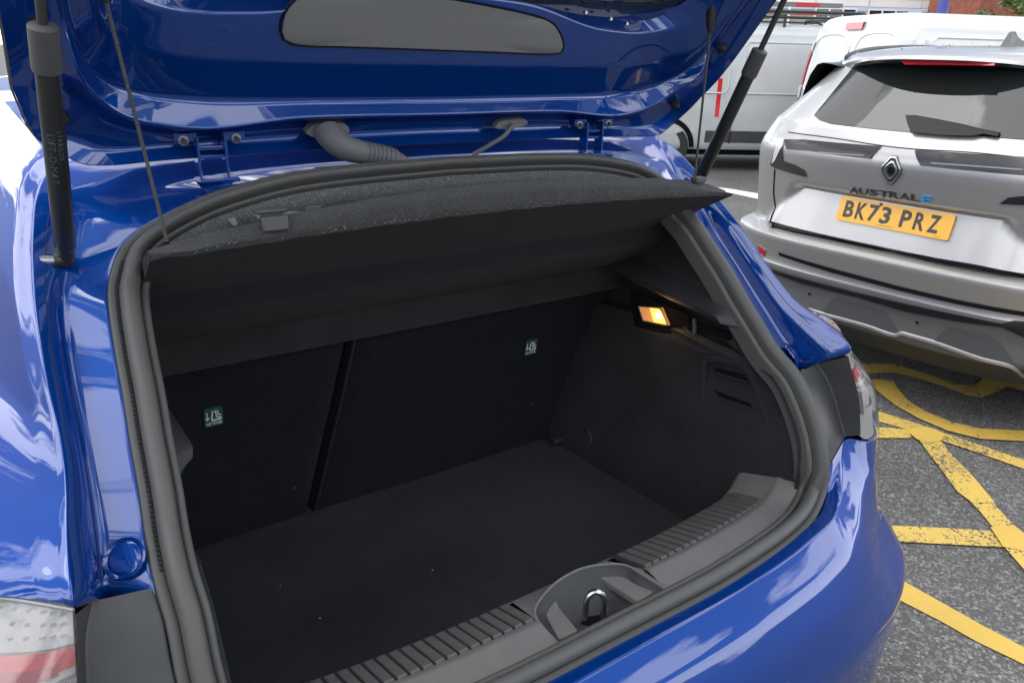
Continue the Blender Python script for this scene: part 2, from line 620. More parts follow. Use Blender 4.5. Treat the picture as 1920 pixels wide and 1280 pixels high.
def zz(s, ox, oy, pts):
    return [(ox + x / s, oy + y / s) for x, y in pts]
A = lambda pts: zz(3.658, 1400, 580, pts)
B = lambda pts: zz(3.369, 1400, 900, pts)
strip(A([(700, 372), (1010, 372), (1250, 445), (1445, 512), (1560, 515), (1620, 475), (1600, 452), (1480, 432), (1535, 408), (1740, 418), (1840, 455), (1990, 520), (1960, 575), (1790, 528), (1700, 570), (1610, 603), (1520, 590), (1390, 540), (1180, 472), (1010, 432), (700, 440)]), M['yellow_worn'], name='wheelchair_symbol')
strip(A([(700, 470), (900, 480), (1005, 490), (1035, 540), (1110, 625), (1220, 695), (1400, 768), (1600, 815), (1960, 832), (2300, 800), (2300, 860), (1960, 905), (1600, 885), (1380, 830), (1180, 745), (1020, 655), (930, 585), (880, 540), (700, 530)]), M['yellow_mid'], z=.008, name='wheelchair_symbol')
strip(A([(700, 640), (930, 705), (1215, 795), (1185, 830), (1120, 825), (920, 770), (700, 700)]), M['yellow_worn'])
strip(A([(600, 800), (930, 808), (1120, 820), (1130, 880), (930, 880), (600, 870)]), M['yellow_worn'], z=.006)
strip(A([(1115, 812), (1225, 800), (1300, 822), (1365, 852), (1340, 895), (1270, 912), (1170, 890), (1120, 850)]), M['yellow_new'], z=.012, name='line_junction')
strip(A([(1300, 825), (1365, 850), (1620, 935), (1902, 1030), (2300, 1170), (2300, 1250), (1902, 1092), (1600, 985), (1340, 900)]), M['yellow_worn'], z=.006)
strip(A([(1180, 890), (1330, 895), (1420, 1010), (1560, 1150), (1700, 1320), (1560, 1330), (1450, 1250), (1330, 1090)]) , M['yellow_worn'], z=.010)
strip(B([(1270, -30), (1420, -30), (1500, 70), (1600, 190), (1690, 285), (1560, 300), (1470, 190), (1390, 110)]), M['yellow_worn'], z=.008)
strip(B([(300, 262), (1000, 288), (1250, 300), (1545, 318), (1620, 420), (1450, 412), (1000, 388), (300, 365)]), M['yellow_worn'], z=.006)
strip(B([(1540, 295), (1690, 282), (1860, 420), (1870, 470), (1620, 418)]), M['yellow_new'], z=.012, name='line_junction')
strip(B([(1620, 410), (1740, 400), (2050, 720), (2050, 860), (1752, 560)]), M['yellow_worn'], z=.010)
strip(B([(0, 80), (1000, 640), (1250, 780), (1500, 920), (1900, 1130), (2600, 1500), (2600, 1640), (1752, 1160), (1450, 1015), (1230, 890), (985, 765), (0, 205)]), M['yellow_new'])
strip([(1340, 351), (1362, 353), (1440, 366), (1600, 390), (1600, 402), (1440, 377), (1362, 360), (1340, 357)], M['white_line'])

# ================================================================== BLUE CAR
car = thing('blue_hatchback', 'glossy blue hatchback with its tailgate raised and empty boot open', 'car')

# ---- opening frame: four curves from the top centre down the right side
G_ = [(0,.60,1.405),(.25,.595,1.402),(.41,.575,1.396),(.556,.555,1.378),(.594,.515,1.350),(.616,.460,1.300),(.630,.405,1.250),(.637,.355,1.207),(.642,.302,1.158),(.645,.258,1.119),(.654,.205,1.082),(.668,.132,1.052),(.674,.058,1.0165),(.645,.105,.985)]
F0 = [(0,.545,1.392),(.25,.54,1.389),(.41,.53,1.383),(.545,.510,1.368),(.580,.468,1.344),(.600,.410,1.297),(.612,.353,1.247),(.618,.300,1.205),(.622,.245,1.157),(.622,.198,1.119),(.627,.150,1.083),(.638,.085,1.053),(.645,.031,1.016),(.630,.108,.970)]
F1 = [(0,.475,1.352),(.25,.468,1.35),(.40,.455,1.343),(.505,.44,1.325),(.548,.42,1.288),(.568,.392,1.25),(.584,.368,1.222),(.592,.338,1.18),(.596,.299,1.143),(.599,.245,1.093),(.603,.2,1.05),(.608,.157,1.007),(.614,.118,.970),(.612,.125,.935)]
F2 = [(0,.428,1.357),(.25,.412,1.352),(.38,.394,1.334),(.456,.391,1.306),(.503,.388,1.277),(.529,.367,1.239),(.538,.337,1.213),(.545,.29,1.166),(.549,.25,1.128),(.554,.211,1.085),(.559,.164,1.038),(.564,.13,1.003),(.568,.083,.970),(.569,.05,.92)]
PER = 6
rG, rF0, rF1, rF2 = [crk(c, PER) for c in (G_, F0, F1, F2)]
rF2i = [p + V((-.012 * min(1, p.x / .3), .012, -.004)) for p in rF2]
rGe = [p.lerp(q, .25) for p, q in zip(rF0, rG)]
rFm = [p.lerp(q_, .42) + V((-.007 * min(1, p.x / .3), -.004, 0)) for p, q_ in zip(rF0, rF1)]
rows = fillet([rGe, rF0, rFm, rF1, rF2, rF2i], [.003, .012, .010, .005], 4)
fr = MB().grid([full(r) for r in rows])
frame = fr.build('boot_opening_frame', M['blue'], car, sharp=60)

seam_pts = [p.lerp(q_, .60) + V((-.0003, -.0002, 0)) for p, q_ in zip(rF0, rFm)][4 * PER:11 * PER]
both(MB().tube(seam_pts, .0006, 5), 'panel_seam', M['seamblue'], car)

# ---- quarter panels and roof sides outward from G
st = list(range(3, 13))
H1 = {3:(.565,.75,1.40),4:(.612,.70,1.365),5:(.640,.65,1.308),6:(.660,.58,1.25),7:(.672,.54,1.205),8:(.685,.48,1.156),9:(.702,.43,1.112),10:(.730,.36,1.072),11:(.765,.28,1.038),12:(.795,.185,1.012)}
H2 = {3:(.58,1.15,1.43),4:(.632,1.1,1.385),5:(.668,1.05,1.315),6:(.69,.95,1.245),7:(.708,.88,1.195),8:(.73,.78,1.148),9:(.755,.70,1.10),10:(.79,.62,1.06),11:(.83,.53,1.03),12:(.855,.45,1.0)}
H3 = {3:(.585,1.7,1.435),4:(.64,1.7,1.385),5:(.675,1.7,1.315),6:(.70,1.7,1.245),7:(.722,1.7,1.195),8:(.75,1.7,1.148),9:(.785,1.7,1.10),10:(.82,1.7,1.055),11:(.855,1.7,1.01),12:(.885,1.7,.96)}
def rowof(d):
    return crk([d[i] for i in st], PER)
gpart = rG[3 * PER:12 * PER + 1]
q = MB().grid([gpart, rowof(H1), rowof(H2), rowof(H3)])
# denser: interpolate along
def dense_rows(keyrows, per):
    cols = list(zip(*keyrows))
    dc = [crk(list(c), per) for c in cols]
    return [list(r) for r in zip(*dc)]
q = MB().grid(dense_rows([rGe[3 * PER:12 * PER + 1], gpart, rowof(H1), rowof(H2), rowof(H3)], 8))
ql = both(q, 'quarter_panel', M['blue'], car, sharp=60)
fl_u = crk([(.86,.38,.98), (.857,.45,.999), (.868,.9,.985), (.885,1.7,.958)], 8)
fl_l = crk([(.872,.33,.868), (.880,.42,.848), (.888,.95,.86), (.888,1.7,.955)], 8)
both(MB().grid([fl_u, [p.lerp(q_, .5) + V((.004, 0, 0)) for p, q_ in zip(fl_u, fl_l)], fl_l]), 'wing_panel', M['blue'], car)
# roof
roof_rows = []
for (y, z, w) in [(None, 0, 0), (.75, 1.425, .565), (1.15, 1.448, .58), (1.7, 1.452, .585), (2.05, 1.43, .575)]:
    if y is None:
        roof_rows.append(full(rGe[:3 * PER + 1]))
        roof_rows.append(full(rG[:3 * PER + 1]))
    else:
        n = 3 * PER
        half = [V((w * i / n, y, z - .022 * (i / n) ** 2.5)) for i in range(n + 1)]
        roof_rows.append(full(half))
MB().grid(dense_rows(roof_rows, 5)).build('roof', M['blue'], car, sharp=60)

# ---- lower body: bumper, both sides
T_ = [(0,-.113,.757),(.2,-.112,.757),(.36,-.099,.757),(.44,-.088,.760),(.50,-.077,.763),(.555,-.052,.77),(.592,-.028,.785),(.622,-.006,.805),(.655,.014,.835),(.70,-.006,.828),(.75,.004,.822),(.80,.042,.82),(.845,.12,.83),(.878,.4,.85),(.885,.8,.86)]
W_ = [(0,-.187,.66),(.2,-.186,.66),(.36,-.176,.66),(.44,-.167,.66),(.50,-.156,.66),(.56,-.138,.66),(.61,-.114,.662),(.65,-.090,.664),(.69,-.066,.668),(.722,-.048,.670),(.772,-.016,.670),(.826,.038,.670),(.866,.122,.668),(.890,.4,.66),(.897,.8,.66)]
U_ = [(a_[0] + (b_[0] - a_[0]) * .45, a_[1] + (b_[1] - a_[1]) * .45 - .009, a_[2] + (b_[2] - a_[2]) * .45 + .006) for a_, b_ in zip(T_, W_)]
for _k in range(2):
    U_ = [U_[i] if i < 5 or i > 11 else (U_[i][0], (U_[i-1][1] + 2 * U_[i][1] + U_[i+1][1]) / 4, (U_[i-1][2] + 2 * U_[i][2] + U_[i+1][2]) / 4) for i in range(len(U_))]
X_ = [(0,-.215,.575),(.2,-.214,.575),(.36,-.206,.575),(.44,-.199,.575),(.50,-.191,.575),(.56,-.180,.575),(.61,-.168,.575),(.655,-.153,.575),(.70,-.136,.575),(.748,-.113,.575),(.798,-.080,.575),(.850,-.015,.575),(.884,.105,.575),(.897,.4,.575),(.90,.8,.575)]
Y_ = [(x * .997, y + .004, .47) for x, y, z in X_]
Z_ = [(x * .992, y + .013, .35) for x, y, z in X_]
Z2 = [(x * .965, y + .045, .22) for x, y, z in X_]
T0_ = [(x * (.985 if i < 9 else 1), y + (.022 if i < 7 else .016), z - (.004 if i < 9 else .003)) for i, (x, y, z) in enumerate(T_)]
bump_rows = [crk(c, 5) for c in (T0_, T_, U_, W_, X_, Y_, Z_, Z2)]
bump_rows = fillet(bump_rows, [.004, .014, .022, .022, .05, .05], 5)
bmb = MB().grid([full(r) for r in bump_rows])
bumper = bmb.build('rear_bumper', M['blue'], car, sharp=60)
from mathutils.bvhtree import BVHTree
btree = BVHTree.FromPolygons([tuple(p) for p in bmb.v], bmb.f)
def on_bumper(px, py, off=0):
    d = (CF + CR * ((px - 960) / FOC) - CU * ((py - 640) / FOC)).normalized()
    h = btree.ray_cast(CAM, d)
    if h[0] is None:
        return None
    n = h[1] if h[1].dot(d) < 0 else -h[1]
    return h[0] + n * off
rp8 = MB().prism([V((x, -.199 - (.646 - z) * .20, z)) for x, z in ((-.26, .508), (.26, .508), (.26, .619), (-.26, .619))], (0, -.006, 0))
rp8.build('number_plate', M['plate'], bumper, smooth=False)

# ledge between seal and bumper crease
B0 = [(0,-.084,.739),(.2,-.083,.739),(.36,-.070,.739),(.44,-.058,.742),(.495,-.045,.747),(.538,-.027,.762),(.556,-.018,.785),(.563,-.015,.80),(.566,-.008,.818)]
rB0, rT9 = crk(B0, 5), crk(T_[:9], 5)
rB1 = [a.lerp(b, .25) + V((0, -.001, -.010)) for a, b in zip(rB0, rT9)]
rB2 = [a.lerp(b, .85) + V((0, 0, .002)) for a, b in zip(rB0, rT9)]
rBi = [a + V((0, .035, -.006)) for a in rB0]
MB().grid([full(r) for r in fillet([rBi, rB0, rB1, rB2, [p + V((0, -.0005, -.001)) for p in rT9]], .008, 3)]).build('loading_edge', M['blue'], car, sharp=50)

# wheels and lower side so that the car stands on something
lower = MB()
sec = [(.8, .86), (1.7, .96), (2.6, .95)]
def side_row(y0, y1, n, x, z):
    return [V((x, y0 + (y1 - y0) * i / (n - 1), z)) for i in range(n)]
sb = MB()
sb.grid([[V((.885, .8, .86)), V((.888, 1.25, .93)), V((.885, 1.7, .96)), V((.88, 2.6, .95)), V((.86, 3.2, .90)), V((.80, 3.7, .78)), V((.55, 3.82, .70)), V((0, 3.86, .68))],
         [V((.90, .8, .66)), V((.90, 1.25, .66)), V((.90, 1.7, .66)), V((.90, 2.6, .66)), V((.89, 3.2, .64)), V((.82, 3.72, .56)), V((.56, 3.86, .50)), V((0, 3.9, .5))],
         [V((.89, .8, .40)), V((.885, 1.25, .36)), V((.885, 1.7, .36)), V((.885, 2.6, .36)), V((.88, 3.2, .36)), V((.80, 3.68, .34)), V((.55, 3.8, .30)), V((0, 3.84, .3))],
         [V((.80, .8, .22)), V((.80, 1.25, .2)), V((.80, 1.7, .2)), V((.80, 2.6, .2)), V((.78, 3.2, .2)), V((.72, 3.6, .2)), V((.5, 3.7, .2)), V((0, 3.74, .2))]])
both(sb, 'side_panel', M['blue'], car, sharp=60)
bl = MB()
bl.grid([[V((x, y, z)) for x in (-1, -.6, 0, .6, 1) for (xx) in (x,)] for y, z in []] or [[V((-.86, 2.6, .96)), V((0, 2.62, 1.02)), V((.86, 2.6, .96))], [V((-.80, 3.2, .9)), V((0, 3.2, .95)), V((.80, 3.2, .9))], [V((-.55, 3.82, .7)), V((0, 3.86, .68)), V((.55, 3.82, .7))]])
bl.build('bonnet', M['blue'], car)
ws = MB()
ws.grid([[V((-.575, 2.05, 1.41)), V((0, 2.05, 1.43)), V((.575, 2.05, 1.41))], [V((-.78, 2.66, .98)), V((0, 2.75, 1.02)), V((.78, 2.66, .98))]])
ws.build('windscreen', M['carglass'], car)
sg = MB()
sg.grid([[V((.585, 1.7, 1.43)), V((.575, 2.05, 1.40))], [V((.80, 1.7, 1.08)), V((.83, 2.4, 1.05))], [V((.885, 1.7, .96)), V((.87, 2.62, .95))]])
both(sg, 'side_window', M['carglass'], car)
for sx in (1, -1):
    for wy in (.62, 3.2):
        w = MB()
        ring = []
        for rr, xx in ((.19, .80), (.21, .895), (.30, .90), (.315, .88), (.315, .72), (.2, .7)):
            ring.append([V((sx * xx, wy + rr * cos(2*pi*k/28), .315 + rr * sin(2*pi*k/28))) for k in range(28)])
        w.grid(ring, True)
        ty = w.build('wheel', M['tyre'], car, sharp=50)
        rmb = MB()
        rmb.grid([[V((sx * .906, wy + rr * cos(2*pi*k/28), .315 + rr * sin(2*pi*k/28))) for k in range(28)] for rr in (.02, .22)], True)
        rmb.build('rim', M['rim'], ty)

# ---- black infill panels beside the opening
pF2 = [(.568,.084,.968),(.567,.056,.942),(.569,.03,.90),(.568,.005,.86),(.562,-.012,.812)]
pRi = [(.628,.087,.974),(.640,.071,.95),(.648,.05,.912),(.653,.033,.872),(.656,.018,.839)]
pLa = [(.645,.033,1.003),(.650,.022,.972),(.655,.010,.943),(.660,-.001,.90),(.664,-.010,.852)]
a, b, c = crk(pF2, 6), crk(pRi, 6), crk(pLa, 6)
both(MB().grid(fillet([[p + V((0, .02, 0)) for p in a], a, b, c, [p + V((.002, .03, 0)) for p in c]], [.004, .004, .003], 3)), 'pillar_infill', M['infill'], car, sharp=60)

# ---- tail lights
lt = [(.646,.033,1.008),(.668,.052,1.011),(.702,.087,1.010),(.76,.14,1.003),(.82,.23,.992),(.86,.38,.98)]
lm = [(.657,.009,.935),(.69,.007,.93),(.735,.022,.925),(.78,.058,.92),(.832,.14,.92),(.870,.34,.925)]
lb = [(.666,-.011,.852),(.70,-.0135,.83),(.75,-.002,.824),(.80,.04,.824),(.845,.12,.834),(.872,.33,.87)]
keyr = [crk(x, 6) for x in (lt, lm, lb)]
lens_rows = dense_rows(keyr, 8)          # 17 rows top->bottom
def inner(rows, d):
    out = []
    for r in rows:
        out.append([p + V((-.35 * d * (p.x - .64) / .2, d, 0)) for p in r])
    return out
for sx in (1, -1):
    root = None
    def bb(mb, name, m, parent, **k):
        mb2 = mb if sx == 1 else mb.mirror()
        return mb2.build(name, m, parent, **k)
    lens = bb(MB().grid(lens_rows), 'tail_light', M['lampglass'], car, sharp=60)
    hi = inner(lens_rows, .012)
    bb(MB().grid(hi[0:5]), 'white_reflector', M['white_refl'], lens)
    for kx in range(2, 28, 2):
        tk = MB()
        for ky in (1, 2, 3):
            p = hi[ky][kx] + V((0, -.0015, 0))
            tk.box(p, (.005, .002, .0022))
        bb(tk, 'reflector_step', M['white_refl'], lens, smooth=False)
    bb(MB().grid([[p + V((0, -.004, 0)) for p in r[:28]] for r in hi[4:7]]), 'red_light_band', M['red_lens'], lens)
    bb(MB().grid([[p + V((0, -.006, -.002)) for p in r[3:12]] for r in hi[5:7]]), 'red_light_block', M['red_dark'], lens)
    bb(MB().grid(hi[6:8]), 'reflector_strip', M['white_refl'], lens)
    bb(MB().grid([[p + V((0, -.006, 0)) for p in r] for r in (hi[7], [p.lerp(q_, .5) for p, q_ in zip(hi[7], hi[8])])]), 'chrome_strip', M['chrome'], lens)
    bb(MB().grid([[p + V((0, .004, 0)) for p in r] for r in hi[8:11]]), 'lamp_bezel', M['white_refl'], lens)
    bb(MB().grid([[p + V((0, -.004, 0)) for p in r[:5]] for r in hi[8:13]]), 'dark_surround', M['blacklamp'], lens)
    bb(MB().grid(hi[11:17]), 'lower_reflector', M['white_refl'], lens)
    back = inner(lens_rows, .017)
    bb(MB().grid(back), 'lamp_housing', M['white_refl'], lens)
    tp = MB().tube([p + V((0, -.001, .0015)) for p in lens_rows[0]], .0022, 6)
    bb(tp, 'lamp_trim', M['barline'], lens)

# ---- rubber grommet button on the channel floor (left and right)
def disc_on(c, n, r, mat_, name, parent, h=.0022):
    n = V(n).normalized()
    x = n.orthogonal().normalized()
    y = n.cross(x)
    mb = MB()
    rings = []
    for rr, hh in ((r * 1.25, 0), (r * 1.18, h), (r * 1.10, h * .3), (r * .98, -h * .3), (r * .84, h * .3), (r * .78, h * .8), (r * .4, h * .9), (.001, h * .9)):
        rings.append([V(c) + x * (rr * cos(2*pi*k/28)) + y * (rr * sin(2*pi*k/28)) + n * hh for k in range(28)])
    mb.grid(rings, True)
    return mb
e = disc_on((.589, .117, .994), (V((.568,.11,.995)) - V((.608,.15,1.0))).cross(V((.608,.19,1.04)) - V((.608,.14,1.0))) * -1, .019, None, None, None)
both(e, 'grommet', M['blue'], car)

# ---- weatherstrip: closed loop all round
loopR = F2[:-2] + [(.568,.083,.970),(.567,.052,.938),(.569,.022,.89),(.567,0,.845),(.5635,-.014,.805),(.556,-.022,.783),(.541,-.030,.763),(.495,-.048,.749),(.44,-.062,.744),(.36,-.074,.742),(.2,-.087,.742),(0,-.088,.742)]
lr = resample(crk(loopR, 10), 150)
loop = mirx(lr)[:-1] + lr          # bottom centre left -> top -> bottom centre right
loop = loop[:-1]
cen = V((0, .19, 1.05))
def sstep_(a_, b_, x):
    t = max(0, min(1, (x - a_) / (b_ - a_)))
    return t * t * (3 - 2 * t)
def sweep(loop, prof):
    n = len(loop)
    rows = [[] for _ in prof]
    for i, p in enumerate(loop):
        t = (loop[(i+1) % n] - loop[i-1]).normalized()
        # outward (towards the rear) normal of the opening surface, blended along the loop
        out = V((0, -.82, .57))
        if p.z < .86:
            k = min(1, (.86 - p.z) / .1)
            out = out.lerp(V((0, -.35, .94)), k)
        if p.z > 1.25:
            k = min(1, (p.z - 1.25) / .1)
            out = out.lerp(V((0, -.66, .75)), k)
        out = (out - t * out.dot(t)).normalized()
        inn = out.cross(t)
        if inn.dot(cen - p) < 0:
            inn = -inn
        ks = 1 - .40 * sstep_(1.24, 1.31, p.z)
        for j, (a, h) in enumerate(prof):
            a, h = a * ks, h * (1 - .25 * (1 - ks) / .4)
            rows[j].append(p + inn * a + out * h)
    return rows
def arc(cx, cy, r, a0, a1, n, ry=None):
    ry = ry or r
    return [(cx + r * cos(radians(a0 + (a1 - a0) * i / n)), cy + ry * sin(radians(a0 + (a1 - a0) * i / n))) for i in range(n + 1)]
prof = [(0, -.004), (0, .003)] + arc(.003, .003, .003, 180, 90, 3) + [(.0115, .0055), (.0125, .003)] + arc(.0245, .006, .0120, 195, -10, 10, .0125) + [(.0365, -.004)] + arc(.0425, -.008, .0060, 170, 0, 8, .0075) + [(.049, -.018), (.050, -.035)]
seal = MB().grid(sweep(loop, prof) , True).build('weatherstrip', M['seal'], car, sharp=70)
prof2 = [(-.0015, .001), (.0035, .0055), (.0085, .004)]
# clip beads along the edge strip of the seal (seen as a dotted line)
sw = sweep(loop, [(.0098, .0062)])[0]
bd = MB()
for i in range(len(loop)):
    p, q2 = sw[i], sw[(i + 1) % len(loop)]
    for k in range(2):
        c0 = p.lerp(q2, k / 2)
        if c0.z > .98 and c0.z < 1.26:
            bd.box(c0, (.003, .004, .003))
bd.build('seal_bead', M['sealdark'], seal, kind='stuff', smooth=False)

innerloop = sweep(loop, [(.0475, -.013)])[0]     # inner edge of the seal
# right half of the inner loop from top centre to bottom centre
nl = len(innerloop)
half_in = innerloop[nl // 2 if False else 149:] + [innerloop[0]]
half_in = [V(p) for p in half_in]

def half_between(z1, z0):
    return [p for p in half_in if z0 <= p.z <= z1 and p.x > .3]

# ---- headlining strip below the top seal
hl = [p for p in half_in if p.z > 1.272]
hrows = []
for dz, dy in ((0.004, 0), (-.012, .0), (-.028, .006), (-.040, .018), (-.045, .035), (-.042, .06)):
    hrows.append(full([p + V((-.25 * abs(dz) * (p.x / .5), dy, dz)) for p in hl]))
MB().grid(hrows).build('headlining_edge', M['fabric'], car)

# cabin shell so that the inside stays closed
cs = MB()
cs.grid([[V((-.56, y, z)), V((-.5, y, z + .03)), V((0, y, z + .04)), V((.5, y, z + .03)), V((.56, y, z))] for y, z in ((.47, 1.285), (.8, 1.34), (1.4, 1.38), (2.0, 1.37))])
cs.build('headlining', M['fabric'], car)
wl = MB()
wl.grid([[V((.57, .45, 1.29)), V((.57, 1.9, 1.36))], [V((.62, .45, 1.0)), V((.72, 1.9, 1.05))], [V((.62, .45, .55)), V((.8, 1.9, .3))]])
both(wl, 'cabin_side_trim', M['plastic'], car)
# rear seat tops seen through the gap
rs = MB()
for sx in (-.34, .02, .36):
    rs.box((sx, .86, 1.12), (.27, .12, .18))
rs.build('headrest', M['fabric'], car, bevel=.03)

# ---- seat backs
def seat(x0, x1, name):
    mb = MB()
    rows = []
    for z, y in ((.575, .705), (.70, .685), (.88, .652), (1.03, .628), (1.06, .64), (1.06, .72)):
        yy = y
        rows.append([V((x, yy + (0.014 if (abs(x - x0) < .006 or abs(x - x1) < .006) else 0) , z)) for x in [x0, x0 + .004, x0 + .016] + [x0 + .016 + (x1 - x0 - .032) * i / 8 for i in range(1, 8)] + [x1 - .016, x1 - .004, x1]])
    rows_l = fillet(rows, [0, 0, .01, .01], 3)
    mb.grid(rows_l)
    return mb.build(name, M['carpet'], car, sharp=60)
pa, pb = at(580, 955, 'y', .705), at(650, 640, 'y', .645)
# the split leans a little: two shaped halves
def seat2(side):
    mb = MB()
    rows = []
    for z, y in ((.575, .705), (.70, .685), (.88, .652), (1.03, .628), (1.06, .65)):
        t = (z - .575) / .45
        xs = -.182 + .092 * t
        if side < 0:
            e0, e1 = -.56, xs - .005
        else:
            e0, e1 = xs + .005, .60
        r = []
        for k, u in enumerate([0, .002, .006, .010, .1, .25, .4, .6, .75, .9, .990, .994, .998, 1]):
            x = e0 + (e1 - e0) * u
            d = 0
            if side < 0 and u > .992: d = .003 if u < .996 else (.009 if u < 1 else .045)
            if side > 0 and u < .008: d = .003 if u > .004 else (.009 if u > 0 else .045)
            r.append(V((x, y + d, z)))
        rows.append(r)
    mb.grid(rows)
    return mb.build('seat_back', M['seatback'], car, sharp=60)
sL, sR = seat2(-1), seat2(1)
pp = MB()
pp.tube([(-.169, .703, .58), (-.144, .683, .70), (-.107, .650, .88), (-.077, .628, 1.03)], .0035, 6)
pp.build('seat_piping', M['sealdark'], sR)
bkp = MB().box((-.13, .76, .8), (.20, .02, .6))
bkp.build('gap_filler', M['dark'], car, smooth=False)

# tether badges
def badge(cx, cy, ysurf, parent):
    c = at(cx, cy, 'y', ysurf)
    n = V((0, -.98, -.17)).normalized()
    up = V((0, -.17, .98)).normalized()
    x = V((1, 0, 0))
    w, h = .034, .041
    mb = MB()
    o = []
    for (sx, sy) in ((-1, -1), (1, -1), (1, 1), (-1, 1)):
        for k in range(4):
            a = {(-1, -1): 180, (1, -1): 270, (1, 1): 0, (-1, 1): 90}[(sx, sy)] + k * 30
            o.append(c + x * (sx * (w/2 - .004) + .004 * cos(radians(a))) + up * (sy * (h/2 - .004) + .004 * sin(radians(a))))
    mb.prism(o, n * .002)
    bdg = mb.build('tether_label', M['sticker'], parent, smooth=False)
    pr = MB()
    vs_, fs_, wd = text_mesh('TOP TETHER', .006, bold=.02)
    k = .029 / wd
    pr.add([c + n * .0026 + x * (p.x * k) + up * (p.y - .014) for p in vs_], fs_)
    # seat pictogram: hook arrow, backrest and cushion
    pr.tube([c + n * .0026 + x * a_ + up * b_ for a_, b_ in ((-.012, .012), (-.012, -.004))], .0012, 4)
    pr.tube([c + n * .0026 + x * a_ + up * b_ for a_, b_ in ((-.015, .0), (-.012, -.005), (-.008, .0))], .0011, 4)
    pr.tube([c + n * .0026 + x * a_ + up * b_ for a_, b_ in ((-.004, -.006), (-.002, .013), (.003, .013), (.005, -.002), (.013, -.003), (.013, -.007), (-.004, -.007))], .0015, 4)
    pr.tube([c + n * .0026 + x * a_ + up * b_ for a_, b_ in ((.007, .013), (.008, .003), (.013, .003))], .0013, 4)
    pr.build('tether_print', M['stickerw'], bdg, smooth=False)
badge(400, 780, .6505, sL)
badge(995, 650, .6495, sR)

# ---- boot floor
fl = MB()
fl.grid([[V((x, y, .585 + .0015 * sin(9 * x) * sin(7 * y))) for x in [-.53 + .053 * i for i in range(21)]] for y in [.05 + .0675 * j for j in range(11)]])
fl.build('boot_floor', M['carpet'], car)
fs = MB()
for (px, py) in ((600, 1158), (811, 1068), (507, 747), (497, 766)):
    p = at(px, py, 'z', .5865) if py > 900 else at(px, py, 'y', .664)
    fs.box(p, (.0018, .0018, .0012))
rl_ = random.Random(8)
for _k in range(3):
    if _k % 2:
        fs.box((rl_.uniform(-.42, .42), rl_.uniform(.12, .66), .5868), (.0011, .0011, .0008))
    else:
        z_ = rl_.uniform(.64, .96)
        fs.box((rl_.uniform(-.42, .42), .705 - (z_ - .575) * .175 - .004, z_), (.0010, .0008, .0010))
fs.build('lint_fleck', M['fleck'], car, kind='stuff', smooth=False)

# ---- side trims (carpet lower wall + plastic upper) : right built, left mirrored
mid = half_between(1.26, .76)
def pz(z):
    """inner seal edge at height z"""
    for i in range(len(half_in) - 1):
        a_, b_ = half_in[i], half_in[i + 1]
        if a_.x > .3 and (a_.z - z) * (b_.z - z) <= 0 and abs(a_.z - b_.z) > 1e-6:
            return a_.lerp(b_, (a_.z - z) / (a_.z - b_.z))
    return V((.52, 0, z))
cw = MB()
rowsC = []
for z, xf, xr in ((.58, .462, .500), (.64, .47, .505), (.75, .492, .514), (.85, .513, .520), (.93, .536, .528), (.965, .543, .530)):
    zt = z
    e = pz(max(z, .80))
    if z < .80:
        e = V((e.x, e.y + .0, z))
    corner = V((xr, e.y + .034, z))
    ztop = z + (.0 if z < .9 else 0)
    rowsC.append([V((xf + .0, .70, z - (.035 if z > .92 else 0))), V((xf + (xr - xf) * .35, .45, z - (.025 if z > .92 else 0))), V((xf + (xr - xf) * .7, .24, z - (.012 if z > .92 else 0))), V((xr - .002, e.y + .075, z)), corner, V((xr + .008, e.y + .016, z)), V((e.x - .006, e.y + .007, z)), e + V((.004, .0, 0))])
rc = [crk(r, 5) for r in rowsC]
rc = dense_rows(rc, 4)
both(cw.grid(rc), 'side_carpet', M['carpet'], car, sharp=60)

# plastic upper trim: top edge of carpet up to the shelf rest, and pillar cover
tl = rc[-1]
up = MB()
keyp = []
keyp.append([p + V((-.002, 0, .0)) for p in tl])
def pl_row(x, z0, zr, kb=.90):
    """one row of the plastic trim: from the seat back at height z0 to the inner seal edge at height zr"""
    e = pz(zr)
    out = []
    n = len(tl)
    for i in range(n):
        u = i / (n - 1)
        y = .66 + (e.y - .66) * u
        xx = x + (.012 - .018 * u)
        if kb > .96:
            xx = x + .012 + (e.x + .010 - x - .012) * u ** 1.4
        k = max(0, (u - kb) / (1 - kb))
        k = k * k * (3 - 2 * k)
        zz_ = z0 + (zr - z0) * u
        out.append(V((xx + (e.x - xx) * k, y, zz_)))
    return out
keyp.append(pl_row(.537, .958, 1.000))
keyp.append(pl_row(.575, .962, 1.004))     # pocket, set back
keyp.append(pl_row(.575, 1.040, 1.030))
keyp.append(pl_row(.492, 1.074, 1.040, .94))    # underside of the shelf rest comes out
keyp.append(pl_row(.488, 1.094, 1.054, .94))    # its lip
keyp.append(pl_row(.545, 1.110, 1.088, .97))
keyp.append(pl_row(.560, 1.130, 1.130, .97))
keyp.append(pl_row(.565, 1.190, 1.190, .97))
keyp.append(pl_row(.560, 1.255, 1.245, .97))
kp = fillet(keyp, [.004, .004, .006, .004, .004, .012, .03, .03], 3)
trimR, trimL = both(up.grid(kp), 'side_trim', M['plastic'], car, sharp=50)

